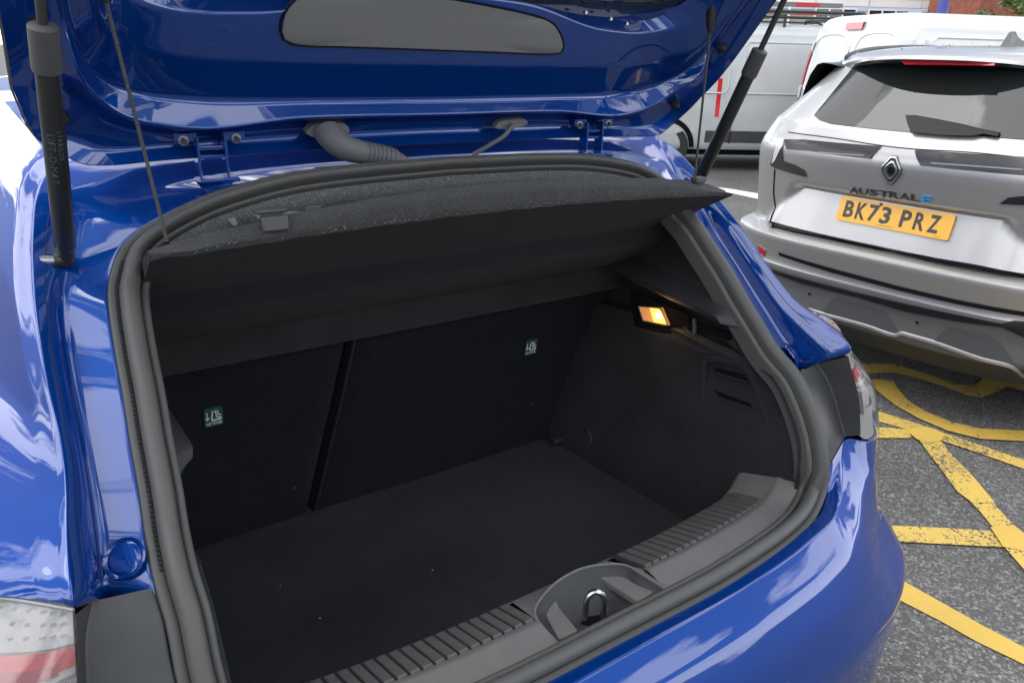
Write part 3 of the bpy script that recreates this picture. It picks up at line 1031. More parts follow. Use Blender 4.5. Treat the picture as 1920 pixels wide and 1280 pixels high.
# boot lamp in the right trim
P1, P2, P3, P4 = [at(x, y, 'x', .527) for x, y in ((1196, 573), (1238, 577), (1252, 611), (1206, 602))]
lampb = MB().prism([P1, P2, P3, P4], (.01, 0, 0))
M['bulb'] = mat('lit boot lamp', (.9, .5, .15), rough=.2, emit=(1.0, .36, .06), estr=.8)
M['bulbhot'] = mat('lit filament', (1, .8, .4), emit=(1.0, .62, .2), estr=14)
M['bulbdim'] = mat('lamp lens', (.42, .24, .15), rough=.15, coat=1, emit=(1.0, .35, .08), estr=.22)
lampo = lampb.build('boot_lamp', M['bulbdim'], car, smooth=False, bevel=.002)
hot = MB()
hc = at(1234, 592, 'x', .5225)
hot.tube([hc + V((.003, 0, 0)), hc + V((-.001, 0, 0))], .0065, 12)
hot.build('bulb', M['bulbhot'], lampo)
gl = MB()
gl.prism([P1.lerp(P2, .55) + V((-.0012, 0, -.002)), P2 + V((-.0012, .001, -.003)), P3 + V((-.0012, .002, .003)), P4.lerp(P3, .45) + V((-.0012, 0, .003))], (.001, 0, 0))
gl.build('lit_lens', M['bulb'], lampo, smooth=False)
fm = MB()
fm.tube([P1, P2, P3, P4, P1], .0022, 6)
fm.build('lamp_frame', M['plastic'], lampo)
bz = MB().prism([at(x, y, 'x', .538) for x, y in ((1180, 545), (1290, 590), (1300, 640), (1190, 612))], (.002, 0, 0))
bz.build('lamp_recess', M['dark'], lampo, smooth=False)
pl_ = bpy.data.lights.new('boot_lamp_light', 'POINT')
pl_.energy = .05
pl_.color = (1, .55, .2)
pl_.shadow_soft_size = .02
plo = bpy.data.objects.new('boot_lamp_light', pl_)
COL.objects.link(plo)
plo.location = hc + V((-.02, 0, 0))

# hook, socket and recess in the trim
rec = MB().prism([at(x, y, 'x', .536) for x, y in ((1258, 592), (1360, 622), (1400, 630), (1362, 652), (1300, 622), (1262, 612))], (.003, 0, 0))
rec.build('trim_pocket', M['dark'], trimR, smooth=False)
hk = MB().tube(cr([at(1302, 598, 'x', .528), at(1303, 615, 'x', .522), at(1300, 628, 'x', .515), at(1290, 622, 'x', .508), at(1283, 614, 'x', .508)], 16), .0045, 8)
hk.build('bag_hook', M['plastic'], trimR)
sc_ = at(1392, 636, 'x', .524)
sk = MB()
for rr, dx in ((.020, .004), (.020, -.004), (.0165, -.004), (.0155, .004), (.009, .005), (.008, -.001), (.001, -.001)):
    pass
sk.grid([[sc_ + V((dx, rr * cos(2*pi*k/20), rr * sin(2*pi*k/20))) for k in range(20)] for rr, dx in ((.020, .006), (.020, -.004), (.0165, -.004), (.0155, .006), (.009, .007), (.008, .001), (.001, .001))], True)
sk.build('power_socket', M['plastic'], trimR, sharp=40)
tb = MB().prism([at(x, y, 'x', .527) for x, y in ((1362, 640), (1372, 636), (1384, 652), (1380, 656))], (.006, 0, 0))
tb.build('socket_tab', M['plastic'], trimR, smooth=False)

# pressed panel with two slots in the right carpet
ol = [at(x, y, 'x', .521) for x, y in ((1322, 672), (1360, 676), (1402, 691), (1424, 745), (1441, 800), (1428, 808), (1380, 795), (1325, 768), (1319, 720))]
pp_ = MB().tube(cr(ol + [ol[0]], 60), .0062, 8, cap=False)
cpR = [o for o in car.children if o.name == 'side_carpet'][0]
pp_.build('pressed_rib', M['carpet'], cpR)
for q4 in (((1338, 690), (1392, 703), (1400, 716), (1345, 700)), ((1340, 732), (1405, 756), (1415, 768), (1348, 745))):
    MB().prism([at(x, y, 'x', .5215) for x, y in q4], (.004, 0, 0)).build('carpet_slot', M['dark'], cpR, smooth=False)
    MB().tube([at(x, y, 'x', .520) for x, y in (q4[3], q4[2])], .0022, 6).build('slot_lip', M['carpet'], cpR)

# lashing eye, seat bolt bracket at the far right floor corner
ey = at(1100, 822, 'x', .478)
rg = MB().tube([ey + V((0, .016 * cos(a * pi / 12), .022 * sin(a * pi / 12))) for a in range(25)], .0035, 8, cap=False)
rg.build('lashing_eye', M['plastic'], car)
bk = at(1046, 822, 'y', .66)
MB().box(bk, (.045, .03, .014)).box(bk + V((.008, -.016, .004)), (.03, .004, .006)).build('seat_bracket', M['plastic'], car, bevel=.002)

# ---- sill trim
zs = [(.115, .60), (.107, .705), (.100, .718), (.092, .723), (.020, .7445), (.010, .750), (-.02, .744), (-.046, .738), (-.06, .73)]
xs_ = [(-.60 + .04 * i) for i in range(31)]
def bow(x):
    a = abs(x)
    return .0 if a < .12 else .03 * ((a - .12) / .36) ** 2
srows = []
for y, z in zs:
    r = []
    for x in xs_:
        a = abs(x)
        k = 0
        yy = y + bow(x) * .9
        zz_ = z
        if a > .455:
            u = (a - .455) / .13
            zz_ = z + .046 * sstep_(0, 1, u / .8)
            yy = y + bow(x) * .9 + .02 * u
        r.append(V((x * (1 - .0 * k), yy, zz_)))
    srows.append(r)
def in_recess(x, y):
    return False
# the sill is cut for the latch recess: three pieces share one mesh
RX0, RX1 = -.088, .128
def cutrow(r, x0, x1, n):
    out = []
    for i in range(n):
        x = x0 + (x1 - x0) * i / (n - 1)
        for j in range(len(r) - 1):
            if r[j].x <= x <= r[j+1].x + 1e-9:
                out.append(r[j].lerp(r[j+1], (x - r[j].x) / (r[j+1].x - r[j].x)))
                break
    return out
sm = MB()
sf = fillet(srows, [.004, .004, .004, .006, .006, .006, .004], 3)
sm.grid([cutrow(r, -.60, RX0, 22) for r in sf])
sm.grid([cutrow(r, RX1, .60, 22) for r in sf])
sm.grid([cutrow(r, RX0, RX1, 12) for r in sf[:12]])
sill = sm.build('sill_trim', M['trimgrey'], car, sharp=45)

for xa, xb in ((-.478, RX0), (RX1, .478)):
    n_s = 24
    bs_ = MB()
    rws = []
    for y, z in ((.0945, .7232), (.0205, .7447)):
        rr_ = []
        for i in range(n_s):
            x = xa + (xb - xa) * i / (n_s - 1)
            a = abs(x)
            yy, zz_ = y + bow(x) * .9, z
            if a > .455:
                u = (a - .455) / .13
                zz_ += .046 * sstep_(0, 1, u / .8)
                yy += .02 * u
            rr_.append(V((x, yy, zz_ + .0012)))
        rws.append(rr_)
    bs_.grid(rws)
    bs_.build('rib_bed', M['plastic'], sill)
# ribs on the sill
rib_me = None
def sillpt(x, y):
    yy = bow(x) * .9
    return yy
ribs = 0
for i in range(60):
    x = -.4675 + .0185 * i
    if -.085 < x < .128 or x > .474:
        continue
    a = abs(x)
    off = bow(x) * .9
    zz_ = 0
    if a > .455:
        u = (a - .455) / .13
        zz_ = .046 * sstep_(0, 1, u / .8)
        off += .02 * u
    if rib_me is None:
        mb = MB()
        mb.add([(-.0074, .0, -.002), (.0074, .0, -.002), (.0074, .0725, -.002), (-.0074, .0725, -.002), (-.0064, .004, .0028), (.0064, .004, .0028), (.0064, .072, .0028), (-.0064, .072, .0028)],
               [(0, 3, 2, 1), (4, 5, 6, 7), (0, 1, 5, 4), (1, 2, 6, 5), (2, 3, 7, 6), (3, 0, 4, 7)])
        o = mb.build('rib', M['ribgrey'], sill, smooth=False)
        rib_me = o.data
    else:
        o = bpy.data.objects.new('rib', rib_me)
        COL.objects.link(o)
        o.parent = sill
    slope = math.atan2(.723 - .7445, .092 - .020)
    roll_ = 0
    if a > .455:
        _t = min(1, u / .8)
        roll_ = -math.atan(.046 * 6 * _t * (1 - _t) / .104) * (1 if x > 0 else -1)
    o.location = (x, .0195 + off, .7462 + zz_)
    o.rotation_euler = (slope, roll_, 0)

# latch recess with its rim, and the striker loop
rim_px = [(1009, 1126), (1024, 1109), (1058, 1081), (1095, 1064), (1140, 1057), (1174, 1059), (1200, 1074), (1232, 1109)]
rim = [at(x, y, 'z', .747) for x, y in rim_px]
rim = [V((p.x, p.y, .747)) for p in rim]
left_end, right_end = V((-.088, -.038, .741)), V((.128, -.040, .741))
rimc = cr([left_end] + [V((-.082, .03, .746))] + rim[1:-1] + [V((.122, -.01, .744)), right_end], 40)
cx_ = V((.018, 0, 0))
r1 = rimc
r2 = [V((.018 + (p.x - .018) * .93, p.y - .006, p.z - .004)) for p in rimc]
r3 = [V((.018 + (p.x - .018) * .62, -.030 + (p.y + .038) * .55, .716)) for p in rimc]
r4 = [V((.018 + (p.x - .018) * .5, -.034 + (p.y + .038) * .35, .708)) for p in rimc]
r5 = [V((.018, -.036, .707)) for p in rimc]
ro = [V((p.x * 1.0 + (.006 if p.x > .018 else -.006), p.y + .014 if p.y > .0 else p.y, p.z - .004)) for p in rimc]
ro2 = [V((p.x, max(p.y, .0) + .075 if False else max(p.y + .012, p.y), .738)) for p in rimc]
rx = MB().grid(fillet([r1, r2, r3, r4, r5], [.003, .008, .004], 3))
recess = rx.build('latch_recess', M['plastic'], sill, sharp=60)
# collar filling from the recess rim to the straight sill cut
fill = MB()
outer = []
for p in rimc:
    outer.append(V((p.x, .0925, .7235)) if p.y > .03 else V((RX0 if p.x < .018 else RX1, p.y, .7445)))
fill.grid([outer, [p + V((0, 0, .0005)) for p in rimc]])
fill.build('recess_collar', M['trimgrey'], sill, sharp=60)
MB().tube(rimc, .0022, 6).build('recess_rim', M['trimgrey'], sill)
# wings inside the recess
for pts in (((600, 748), (700, 738), (780, 775), (870, 822), (790, 870), (700, 815)), ((318, 915), (372, 845), (395, 900), (490, 1015), (395, 1062), (340, 960))):
    o3 = []
    for (x, y) in pts:
        o3.append(at(900 + x / 2.667, 800 + y / 2.667, 'z', .736))
    MB().prism(o3, (0, 0, -.012)).build('recess_wing', M['trimgrey'], sill, smooth=False, bevel=.002)
s0, s1 = at(1097, 1160, 'z', .72), at(1129, 1158, 'z', .72)
tp = at(1110, 1106, 'z', .775)
s0 = V((-.016, -.012, .705)); s1 = V((.016, -.018, .705))
s0 = at(1097, 1160, 'z', .715); s1 = at(1130, 1158, 'z', .715)
h_ = .052
pth = [s0, s0 + V((0, 0, h_ * .6))]
m_ = (s0 + s1) / 2
for k in range(1, 8):
    a_ = pi - pi * k / 8
    pth.append(m_ + (s1 - s0) * .5 * cos(a_) + V((0, 0, h_ * .6 + .019 * sin(a_))))
pth += [s1 + V((0, 0, h_ * .6)), s1]
stk = MB().tube(pth, .0048, 10)
stk.build('latch_striker', M['steel'], sill)
MB().prism([at(x, y, 'z', .7105) for x, y in ((1088, 1168), (1098, 1156), (1134, 1150), (1142, 1158), (1115, 1172))], (0, 0, -.002)).build('striker_slot', M['dark'], sill, smooth=False)

# ---- parcel shelf (raised on its cords)
sp = [( .300, 1.3375), (.279, 1.327), (.276, 1.300), (.283, 1.2915), (.398, 1.206), (.416, 1.196), (.424, 1.158), (.552, 1.080), (.590, 1.066), (.604, 1.056), (.605, 1.048), (.601, 1.004), (.606, .998), (.632, .998), (.63, 1.05), (.45, 1.215), (.30, 1.3375)]
w_l = lambda y: .488 if y < .31 else .488 + (y - .31) * .02
w_r = lambda y: .505 if y < .31 else .505 + (y - .31) * .36
shrows = []
for (y, z) in sp:
    r = []
    N = 48
    wl_, wr_ = w_l(y), w_r(y)
    for i in range(N + 1):
        x = -wl_ + (wl_ + wr_) * i / N
        yy, zz_ = y, z
        if y < .31:          # free edge arches a little, thins and droops at its corners
            top_ = z > 1.31
            zz_ = z - ((.18 if x < 0 else .118) if top_ else .062) * x * x - (.0055 if top_ else 0)
            k = max(0, (-x - .43) / .058)
            yy = y + .016 * k ** 2
            zz_ -= (.006 if top_ else -.002) * k ** 2
            k = max(0, (x - .43) / .075)
            x = x + .05 * k ** 2
            zz_ -= (.020 if top_ else .004) * k ** 2
            zz_ += .0006 * sin(i * 2.3) + .0005 * sin(i * 5.1)
        r.append(V((x, yy, zz_)))
    shrows.append(r)
shf = MB()
shf.grid(fillet(shrows[:4], [.005, .005], 3))
shelf_edge = None
un_ = MB()
un_.grid(fillet(shrows[3:10], [.006, .006, .006, .006, .006], 3))
un_.grid(fillet(shrows[12:], [.004, .01, .01], 3))
# side closures
for e_ in (0, -1):
    un_.add([r[e_] for r in shrows[3:-1]] + [shrows[0][e_]], [tuple(range(len(shrows) - 3))])
shelf = un_.build('parcel_shelf', M['shelf'], car, sharp=50)
M['lit_flange'] = mat('shelf flange felt', (.024, .0255, .027), rough=.95, spec=.1, bump=.6, bscale=600, sheen=.08, var=.2, vscale=12)  # same felt as the shelf, coloured lighter for light caught by the upright flap
MB().grid(fillet(shrows[9:13], [.003, .003], 3)).build('shelf_flange', M['lit_flange'], shelf, sharp=60)
shf.build('shelf_edge', M['shelfedge'], shelf, sharp=60)
fry = MB()
for i in range(110):
    x = random.uniform(-.45, .49)
    if random.random() < .4:
        x = random.choice([-.2, .1, .33, .42]) + random.uniform(-.07, .07)
    p = V((x, .2775 + random.uniform(-.003, .001), 1.2985 - .062 * x * x + random.uniform(-.003, .002)))
    d = V((random.uniform(-1, 1), random.uniform(-.5, .2), random.uniform(-.4, .3))) * .004
    fry.tube([p, p + d], .0004, 3)
fry.build('frayed_fibre', M['fray_and_light'], shelf, kind='stuff')
# clip on the shelf edge, hooks
cl = MB()
c0 = at(512, 414, 'y', .284)
cl.box(c0 + V((0, .014, .012)), (.038, .026, .005)).box(c0 + V((0, -.008, -.002)), (.034, .006, .019), Matrix.Rotation(radians(-8), 3, 'X'))
cl.build('shelf_clip', M['strutcap'], shelf, bevel=.002)
c1 = at(585, 393, 'y', .31)
MB().box(c1, (.022, .012, .012)).build('shelf_clip', M['strutcap'], shelf, bevel=.001)
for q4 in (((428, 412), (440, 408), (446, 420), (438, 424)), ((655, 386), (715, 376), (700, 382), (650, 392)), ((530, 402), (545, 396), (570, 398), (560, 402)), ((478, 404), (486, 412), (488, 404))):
    MB().prism([at(x, y, 'y', .36) for x, y in q4], (0, .003, 0)).build('painted_cabin_light', M['fray_and_light'], shelf, smooth=False)  # pale strips stand in for cabin light showing through the gap
# pivot clip right
pv = at(1155, 517, 'y', .60)
pvb = MB().tube([pv + V((-.01, 0, .01)), pv + V((-.004, .0, -.012))], .003, 6).box(pv + V((.012, .004, .006)), (.02, .014, .016)).tube([pv + V((.018, -.006, .010)), pv + V((.026, -.006, -.006))], .002, 6)
pvb.build('shelf_pivot', M['plastic'], shelf)

# ---- shelf cords
up_r = V((.495, .325, 1.600))
lo_r = V((.467, .300, 1.303))
lo_r2 = at(1299, 338, 'y', .30)
for sx in (1, -1):
    lo = V((sx * .467, .292, 1.318)) if sx < 0 else V((lo_r2.x, .296, lo_r2.z))
    lo = at(313, 452, 'y', .29) if sx < 0 else lo
    uu = V((sx * up_r.x, up_r.y, up_r.z))
    c = MB().tube([lo.lerp(uu, k / 10) + V((0, 0, 0)) for k in range(11)], .0022, 8)
    co = c.build('shelf_cord', M['cord'], car)
    plg = MB().tube([uu + (lo - uu) * t for t in (-.05, .0, .02, .10, .125)], [.008, .010, .0105, .0065, .003], 12)
    plg.build('cord_plug', M['sealdark'], co)
    if sx > 0:
        MB().box(lo + V((.006, -.004, .002)), (.026, .018, .010)).build('cord_clip', M['strutcap'], co, bevel=.002)

# ---- gas struts
for sx in (1, -1):
    m = lambda p: V((sx * p[0], p[1], p[2]))
    top = V((.563, .263, 1.536)); dn = V((.022, .42, -.9)).normalized()
    P = lambda s_: m(top + dn * s_)
    tubeb = MB().tube([P(.045), P(.05), P(.275), P(.282)], [.0118, .0122, .0122, .0095], 20)
    st_o = tubeb.build('gas_strut', M['strut'], car, sharp=45)
    MB().tube([P(-.003), P(.0), P(.042), P(.047)], [.009, .0145, .0150, .0145], 20).build('strut_collar', M['strutcap'], st_o, sharp=45)
    MB().tube([P(-.002), P(-.28)], .0052, 14).build('strut_rod', M['rod'], st_o)
    e0 = P(.278)
    jb = MB().tube([P(.275), P(.30)], [.0095, .009], 12)
    bl_ = V((sx * .598, .392, 1.266))
    e1 = P(.298)
    jb.tube([e1 + V((-sx * .006, 0, 0)), e1 + V((sx * .014, 0, 0))], .009, 12)
    jb.build('strut_end', M['strut'], st_o, sharp=45)
    MB().tube([e1 + V((sx * .012, 0, 0)), e1 + V((sx * .034, .004, 0))], [.006, .010], 12).build('ball_stud', M['zinc'], st_o)
    if sx < 0:
        # two lines of small print wrapped round the tube
        ax = (P(.2) - P(.1)).normalized()
        mid_ = P(.13)
        tocam = (CAM - mid_)
        tocam = (tocam - ax * tocam.dot(ax)).normalized()
        side = ax.cross(tocam)
        for body, off, hh in (('STABILUS', -.30, .0055), ('LIFT-O-MAT', .42, .0075)):
            vs_, fs_, wd = text_mesh(body, hh, spacing=1.15)
            tm = MB()
            out_ = []
            for p in vs_:
                an = off + -p.y / .0124
                an += -.15
                out_.append(mid_ + ax * (p.x + (.0 if body[0] == 'S' else .018)) + (tocam * cos(an) + side * sin(an)) * .0126)
            tm.add(out_, fs_)
            tm.build('strut_print', M['printgrey'], st_o, smooth=False)

# ---- tailgate
E_ = [(0,.468,1.376),(.25,.466,1.375),(.42,.460,1.373),(.519,.456,1.372),(.555,.453,1.392),(.572,.446,1.408),(.581,.43,1.427),(.586,.413,1.447),(.591,.394,1.467),(.592,.373,1.488),(.593,.340,1.527),(.600,.245,1.655),(.600,.06,1.87),(.56,-.08,2.02)]
e1_ = [(0,.482,1.392),(.25,.480,1.391),(.41,.474,1.389),(.50,.468,1.390),(.532,.462,1.408),(.548,.452,1.423),(.557,.436,1.440),(.563,.418,1.458),(.567,.398,1.478),(.569,.378,1.498),(.570,.348,1.534),(.577,.252,1.662),(.577,.07,1.875),(.54,-.07,2.01)]
r1_ = [(0,.477,1.418),(.25,.475,1.414),(.40,.468,1.408),(.455,.462,1.416),(.490,.452,1.428),(.512,.444,1.442),(.527,.432,1.456),(.538,.414,1.472),(.546,.394,1.489),(.549,.380,1.510),(.551,.362,1.545),(.557,.266,1.664),(.557,.08,1.872),(.52,-.065,2.0)]
a_ = [(0,.428,1.424),(.24,.427,1.424),(.37,.426,1.413),(.444,.424,1.423),(.472,.418,1.433),(.495,.410,1.448),(.510,.393,1.463),(.520,.372,1.479),(.527,.358,1.497),(.531,.354,1.522),(.534,.351,1.547),(.540,.26,1.662),(.540,.075,1.87),(.505,-.07,1.995)]
b_ = [(0,.446,1.4475),(.24,.445,1.449),(.35,.444,1.4515),(.420,.446,1.456),(.445,.444,1.460),(.467,.438,1.466),(.485,.428,1.474),(.500,.415,1.483),(.511,.400,1.494),(.520,.380,1.512),(.527,.355,1.545),(.532,.262,1.662),(.532,.078,1.868),(.498,-.068,1.99)]
c_ = [(0,.412,1.502),(.22,.411,1.503),(.34,.409,1.505),(.405,.408,1.5075),(.432,.404,1.511),(.455,.396,1.516),(.470,.384,1.520),(.482,.367,1.525),(.490,.352,1.533),(.495,.342,1.541),(.500,.330,1.551),(.512,.252,1.652),(.512,.070,1.857),(.480,-.072,1.975)]
d_ = [(0,.375,1.602),(.14,.382,1.594),(.27,.388,1.566),(.35,.388,1.560),(.385,.386,1.560),(.41,.382,1.562),(.435,.374,1.566),(.455,.364,1.572),(.470,.352,1.580),(.480,.342,1.588),(.490,.326,1.602),(.495,.262,1.668),(.495,.082,1.85),(.46,-.06,1.965)]
e2_ = [(0,.398,1.622),(.13,.402,1.614),(.24,.406,1.592),(.32,.406,1.584),(.355,.404,1.583),(.38,.402,1.584),(.405,.394,1.588),(.425,.384,1.594),(.440,.372,1.602),(.450,.360,1.610),(.460,.344,1.624),(.465,.28,1.69),(.465,.10,1.86),(.43,-.03,1.95)]
trs = [crk(c, 6) for c in (E_, e1_, r1_, a_, b_, c_, d_, e2_)]
tg_rows = fillet(trs, [.008, .010, .006, .009, .009, .006], 4)
gate = MB().grid([full(r) for r in tg_rows]).build('tailgate', M['blue'], car, sharp=60)
# outer skin of the tailgate
rE = trs[0]
sk_rows = []
for p in rE[18:]:
    o_ = p + V((0, .012, .006))
    w = o_.x
    sk_rows.append([V((w * u, o_.y + .055 * (1 - u * u) + (.02 if abs(u) < .99 else 0), o_.z + .05 * (1 - u ** 4))) for u in [-1 + i / 8 for i in range(17)]])
# glass of the tailgate closes the window opening
gz = [full(trs[7])]
n_ = len(gz[0])
gm = MB()
gr = trs[7]
rowsg = []
for i in range(0, len(gr)):
    p = gr[i]
    rowsg.append([V((p.x * u, p.y + .004, p.z)) for u in [-1 + k / 5 for k in range(11)]])
gm.grid(rowsg)
gm.build('rear_window', M['rear_glass'], gate)
MB().grid(sk_rows).build('outer_skin', M['blue'], gate, sharp=60)
es = MB().grid([full(r) for r in fillet([[p + V((0, -.001, -.001)) for p in rE], [p + V((.003 * min(1, p.x / .3), .004, .001)) for p in rE], [p + V((.002 * min(1, p.x / .3), .014, .008)) for p in rE]], .002, 2)])
es.build('tailgate_edge_seal', M['sealdark'], gate)
# grey lamp cover panel
cvx = [(527, 60), (530, 35), (545, 8), (575, -12), (650, -22), (770, -12), (880, 5), (1000, 30), (1035, 43), (1050, 62), (1057, 85), (1055, 98), (1045, 101), (900, 97), (760, 92), (640, 88), (560, 85), (535, 78)]
ycov = lambda z: .412 - (z - 1.502) * .37
cv3 = []
for x, y in cvx:
    p = at(x, y, 'y', .40)
    for _ in range(4):
        p = at(x, y, 'y', ycov(p.z) - .003)
    cv3.append(p)
cvs = resample([V(p) for p in cr(cv3 + [cv3[0]], 90)], 90)[:-1]
cpn = MB()
ctr_ = sum(cvs, V()) / len(cvs)
cpn.grid([[p + V((0, .010, 0)) for p in cvs], cvs, [p.lerp(ctr_, .03) + V((0, -.0015, 0)) for p in cvs], [ctr_ + (p - ctr_) * .5 + V((0, -.002, 0)) for p in cvs], [ctr_ + V((0, -.0022, 0)) for p in cvs]], True)
cvo = cpn.build('brake_light_cover', M['covergrey'], gate, sharp=40)
# shallow crease on the cover
crs = []
for x, y in ((590, 36), (650, 32), (740, 30), (850, 36), (950, 46), (1020, 61)):
    p = at(x, y, 'y', .40)
    for _ in range(4):
        p = at(x, y, 'y', ycov(p.z) - .0045)
    crs.append(p)
MB().tube(cr(crs, 30), .0007, 6).build('cover_crease', M['covergrey'], cvo)
gro = MB().tube([p + V((0, -.0006, 0)) for p in cvs + [cvs[0]]], .0016, 6, cap=False)
gro.build('cover_gap', M['seam'], cvo)
# bump stops and screws on the tailgate
for (x, y, z, r) in ((.543, .437, 1.432, .008), (.562, .350, 1.540, .008)):
    for sx in (1, -1):
        c = V((sx * x, y, z))
        MB().tube([c + V((0, .006, 0)), c + V((0, -.004, -.001)), c + V((0, -.008, -.002))], [r * 1.2, r, r * .5], 14).build('bump_stop', M['sealdark'], gate, sharp=40)
for px, py in ((1098, 24), (1145, 36), (1175, 45)):
    p = at(px, py, 'y', .379)
    MB().tube([p + V((0, .004, 0)), p + V((0, -.002, 0))], .0028, 8).build('tailgate_screw', M['zinc'], gate)
# hinges
for sx, (pa_, pb_) in ((-1, (345, 445)), (1, (1078, 1142))):
    hx = .363 if sx < 0 else .345
    hb = MB()
    y0 = .462
    for d in (-.019, .019):
        x = sx * hx + d
        hb.box((x, y0 - .002, 1.372), (.004, .022, .062))
        hb.box((x + (.014 if d > 0 else -.014), y0 - .006, 1.402), (.030, .004, .012))
    hb.box((sx * hx, y0 - .006, 1.386), (.036, .004, .006))
    hb.box((sx * hx, y0 - .006, 1.374), (.036, .004, .005))
    ho = hb.build('hinge', M['blue'], gate, smooth=False, bevel=.001)
    for d in (-.036, .036):
        c = V((sx * hx + d, y0 - .008, 1.398))
        bt = MB().tube([c + V((0, .004, 0)), c + V((0, -.0005, 0))], .007, 12)
        bt.tube([c, c + V((0, -.006, -.002))], .0045, 6)
        bt.build('hinge_bolt', M['zinc'], ho, sharp=30)
    wf = MB().box((sx * hx, .440, 1.345), (.055, .035, .006))
    wf.build('hinge_foot', M['blue'], ho, bevel=.002)
# wiring gaiter and washer hose
gb = [at(x, y, 'y', .452) for x, y in ((573, 250), (585, 236), (615, 232), (648, 234), (656, 243), (650, 252), (615, 252), (590, 258))]
gmb = MB().prism(cr(gb + [gb[0]], 40)[:-1], (0, .012, .004))
path = cr([at(612, 246, 'y', .450), at(620, 258, 'y', .440), at(640, 274, 'y', .430), at(670, 284, 'y', .43), at(700, 289, 'y', .435), at(735, 297, 'y', .44), at(760, 312, 'y', .45)], 60)
rad = []
for i in range(60):
    t = i / 59
    base = .0205 - .006 * t if t < .4 else .0165 - .004 * (t - .4)
    if .42 < t < .82:
        base += .0016 * (1 if (i % 3) else -1.2)
    rad.append(base)
gmb.tube(path, rad, 16)
gmb.build('wiring_gaiter', M['gaiter'], gate, sharp=70)
hb_ = [at(x, y, 'y', .452) for x, y in ((928, 240), (935, 230), (960, 225), (986, 225), (990, 231), (975, 238), (950, 242))]
hmb = MB().prism(cr(hb_ + [hb_[0]], 30)[:-1], (0, .01, .003))
hmb.tube(cr([at(960, 236, 'y', .452), at(955, 243, 'y', .440), at(945, 255, 'y', .436), at(915, 274, 'y', .440), at(886, 291, 'y', .45)], 24), [.006] * 3 + [.0038] * 21, 8)
hmb.build('washer_hose', M['gaiter'], gate)

# ================================================================== SILVER SUV
SUV_RZ = radians(-87)
suv = thing('silver_suv', 'silver family suv seen from behind with a yellow number plate', 'car', (2.720, 1.156, 0), SUV_RZ)
AX = V((cos(SUV_RZ), sin(SUV_RZ), 0))
AY = V((-sin(SUV_RZ), cos(SUV_RZ), 0))

def lerp_tab(tab, z):
    if z <= tab[0][0]:
        return tab[0][1:]
    for a_, b_ in zip(tab, tab[1:]):
        if z <= b_[0]:
            t = (z - a_[0]) / (b_[0] - a_[0])
            return tuple(p + (q - p) * t for p, q in zip(a_[1:], b_[1:]))
    return tab[-1][1:]

# height: rear-most y on the centre line, half width
SUV_TAB = [(.22, .10, .80), (.30, .00, .86), (.345, -.075, .875), (.36, -.085, .885), (.40, -.08, .89), (.455, -.075, .895),
           (.53, -.082, .90), (.56, -.072, .903), (.585, -.076, .905), (.60, -.079, .907), (.645, -.090, .908), (.685, -.100, .908), (.695, -.096, .907), (.701, -.075, .906),
           (.708, -.010, .905), (.715, .024, .904), (.735, .032, .902), (.78, .028, .90), (.88, .012, .90), (.955, -.001, .90), (.97, -.004, .90), (1.00, -.010, .90), (1.06, -.022, .895), (1.10, -.027, .89), (1.135, -.020, .88),
           (1.18, .000, .865), (1.235, .03, .845), (1.26, .05, .825), (1.36, .135, .755), (1.44, .205, .705), (1.50, .255, .665), (1.535, .29, .645), (1.56, .33, .63)]

def sstep(a_, b_, x):
    t = max(0, min(1, (x - a_) / (b_ - a_)))
    return t * t * (3 - 2 * t)

def suv_y(x, z):
    y0, w = lerp_tab(SUV_TAB, z)
    D, n = .50, 3.0
    t = min(1, abs(x) / w)
    y = y0 + D * (1 - (max(0, 1 - t ** n)) ** (1 / n))
    # pressed-in number plate field
    wz = .47 + (.955 - z) * .85
    k = sstep(wz + .025, wz - .025, abs(x)) * sstep(.715, .73, z) * sstep(.945, .930, z)
    yt = -.018 + (z - .73) * .30
    return y + (yt - y0) * k

def suv_px(px, py, off=0.0):
    """point of the suv's rear surface (local coordinates) on the sight line of a photo pixel"""
    d = CF + CR * ((px - 960) / FOC) - CU * ((py - 640) / FOC)
    o = CAM - V(suv.location)
    o = V((o.dot(AX), o.dot(AY), o.z))
    d = V((d.dot(AX), d.dot(AY), d.z))
    y = 0.0
    for _ in range(60):
        t = (y - o.y) / d.y
        p = o + d * t
        y += .5 * (suv_y(p.x, p.z) - off - y)
    t = (y - o.y) / d.y
    return o + d * t

def conform(outline, sub=3, off=.003, thick=.0):
    """outline of (x, z) on the suv's rear -> a patch that follows the surface"""
    bm = bmesh.new()
    vs_ = [bm.verts.new((p[0], 0, p[1])) for p in outline]
    bm.faces.new(vs_)
    bmesh.ops.triangulate(bm, faces=bm.faces)
    for _ in range(sub):
        bmesh.ops.subdivide_edges(bm, edges=[e for e in bm.edges if e.calc_length() > .035], cuts=1, use_grid_fill=False)
        bmesh.ops.triangulate(bm, faces=bm.faces)
    mb = MB()
    bm.verts.index_update()
    mb.add([(v.co.x, suv_y(v.co.x, v.co.z) - off, v.co.z) for v in bm.verts], [tuple(v.index for v in f.verts) for f in bm.faces])
    # skirt back to the surface
    be = [e for e in bm.edges if len(e.link_faces) == 1]
    for e in be:
        a_, b_ = e.verts[0].co, e.verts[1].co
        mb.add([(a_.x, suv_y(a_.x, a_.z) - off, a_.z), (b_.x, suv_y(b_.x, b_.z) - off, b_.z), (b_.x, suv_y(b_.x, b_.z) + .004, b_.z), (a_.x, suv_y(a_.x, a_.z) + .004, a_.z)], [(0, 1, 2, 3)])
    bm.free()
    return mb

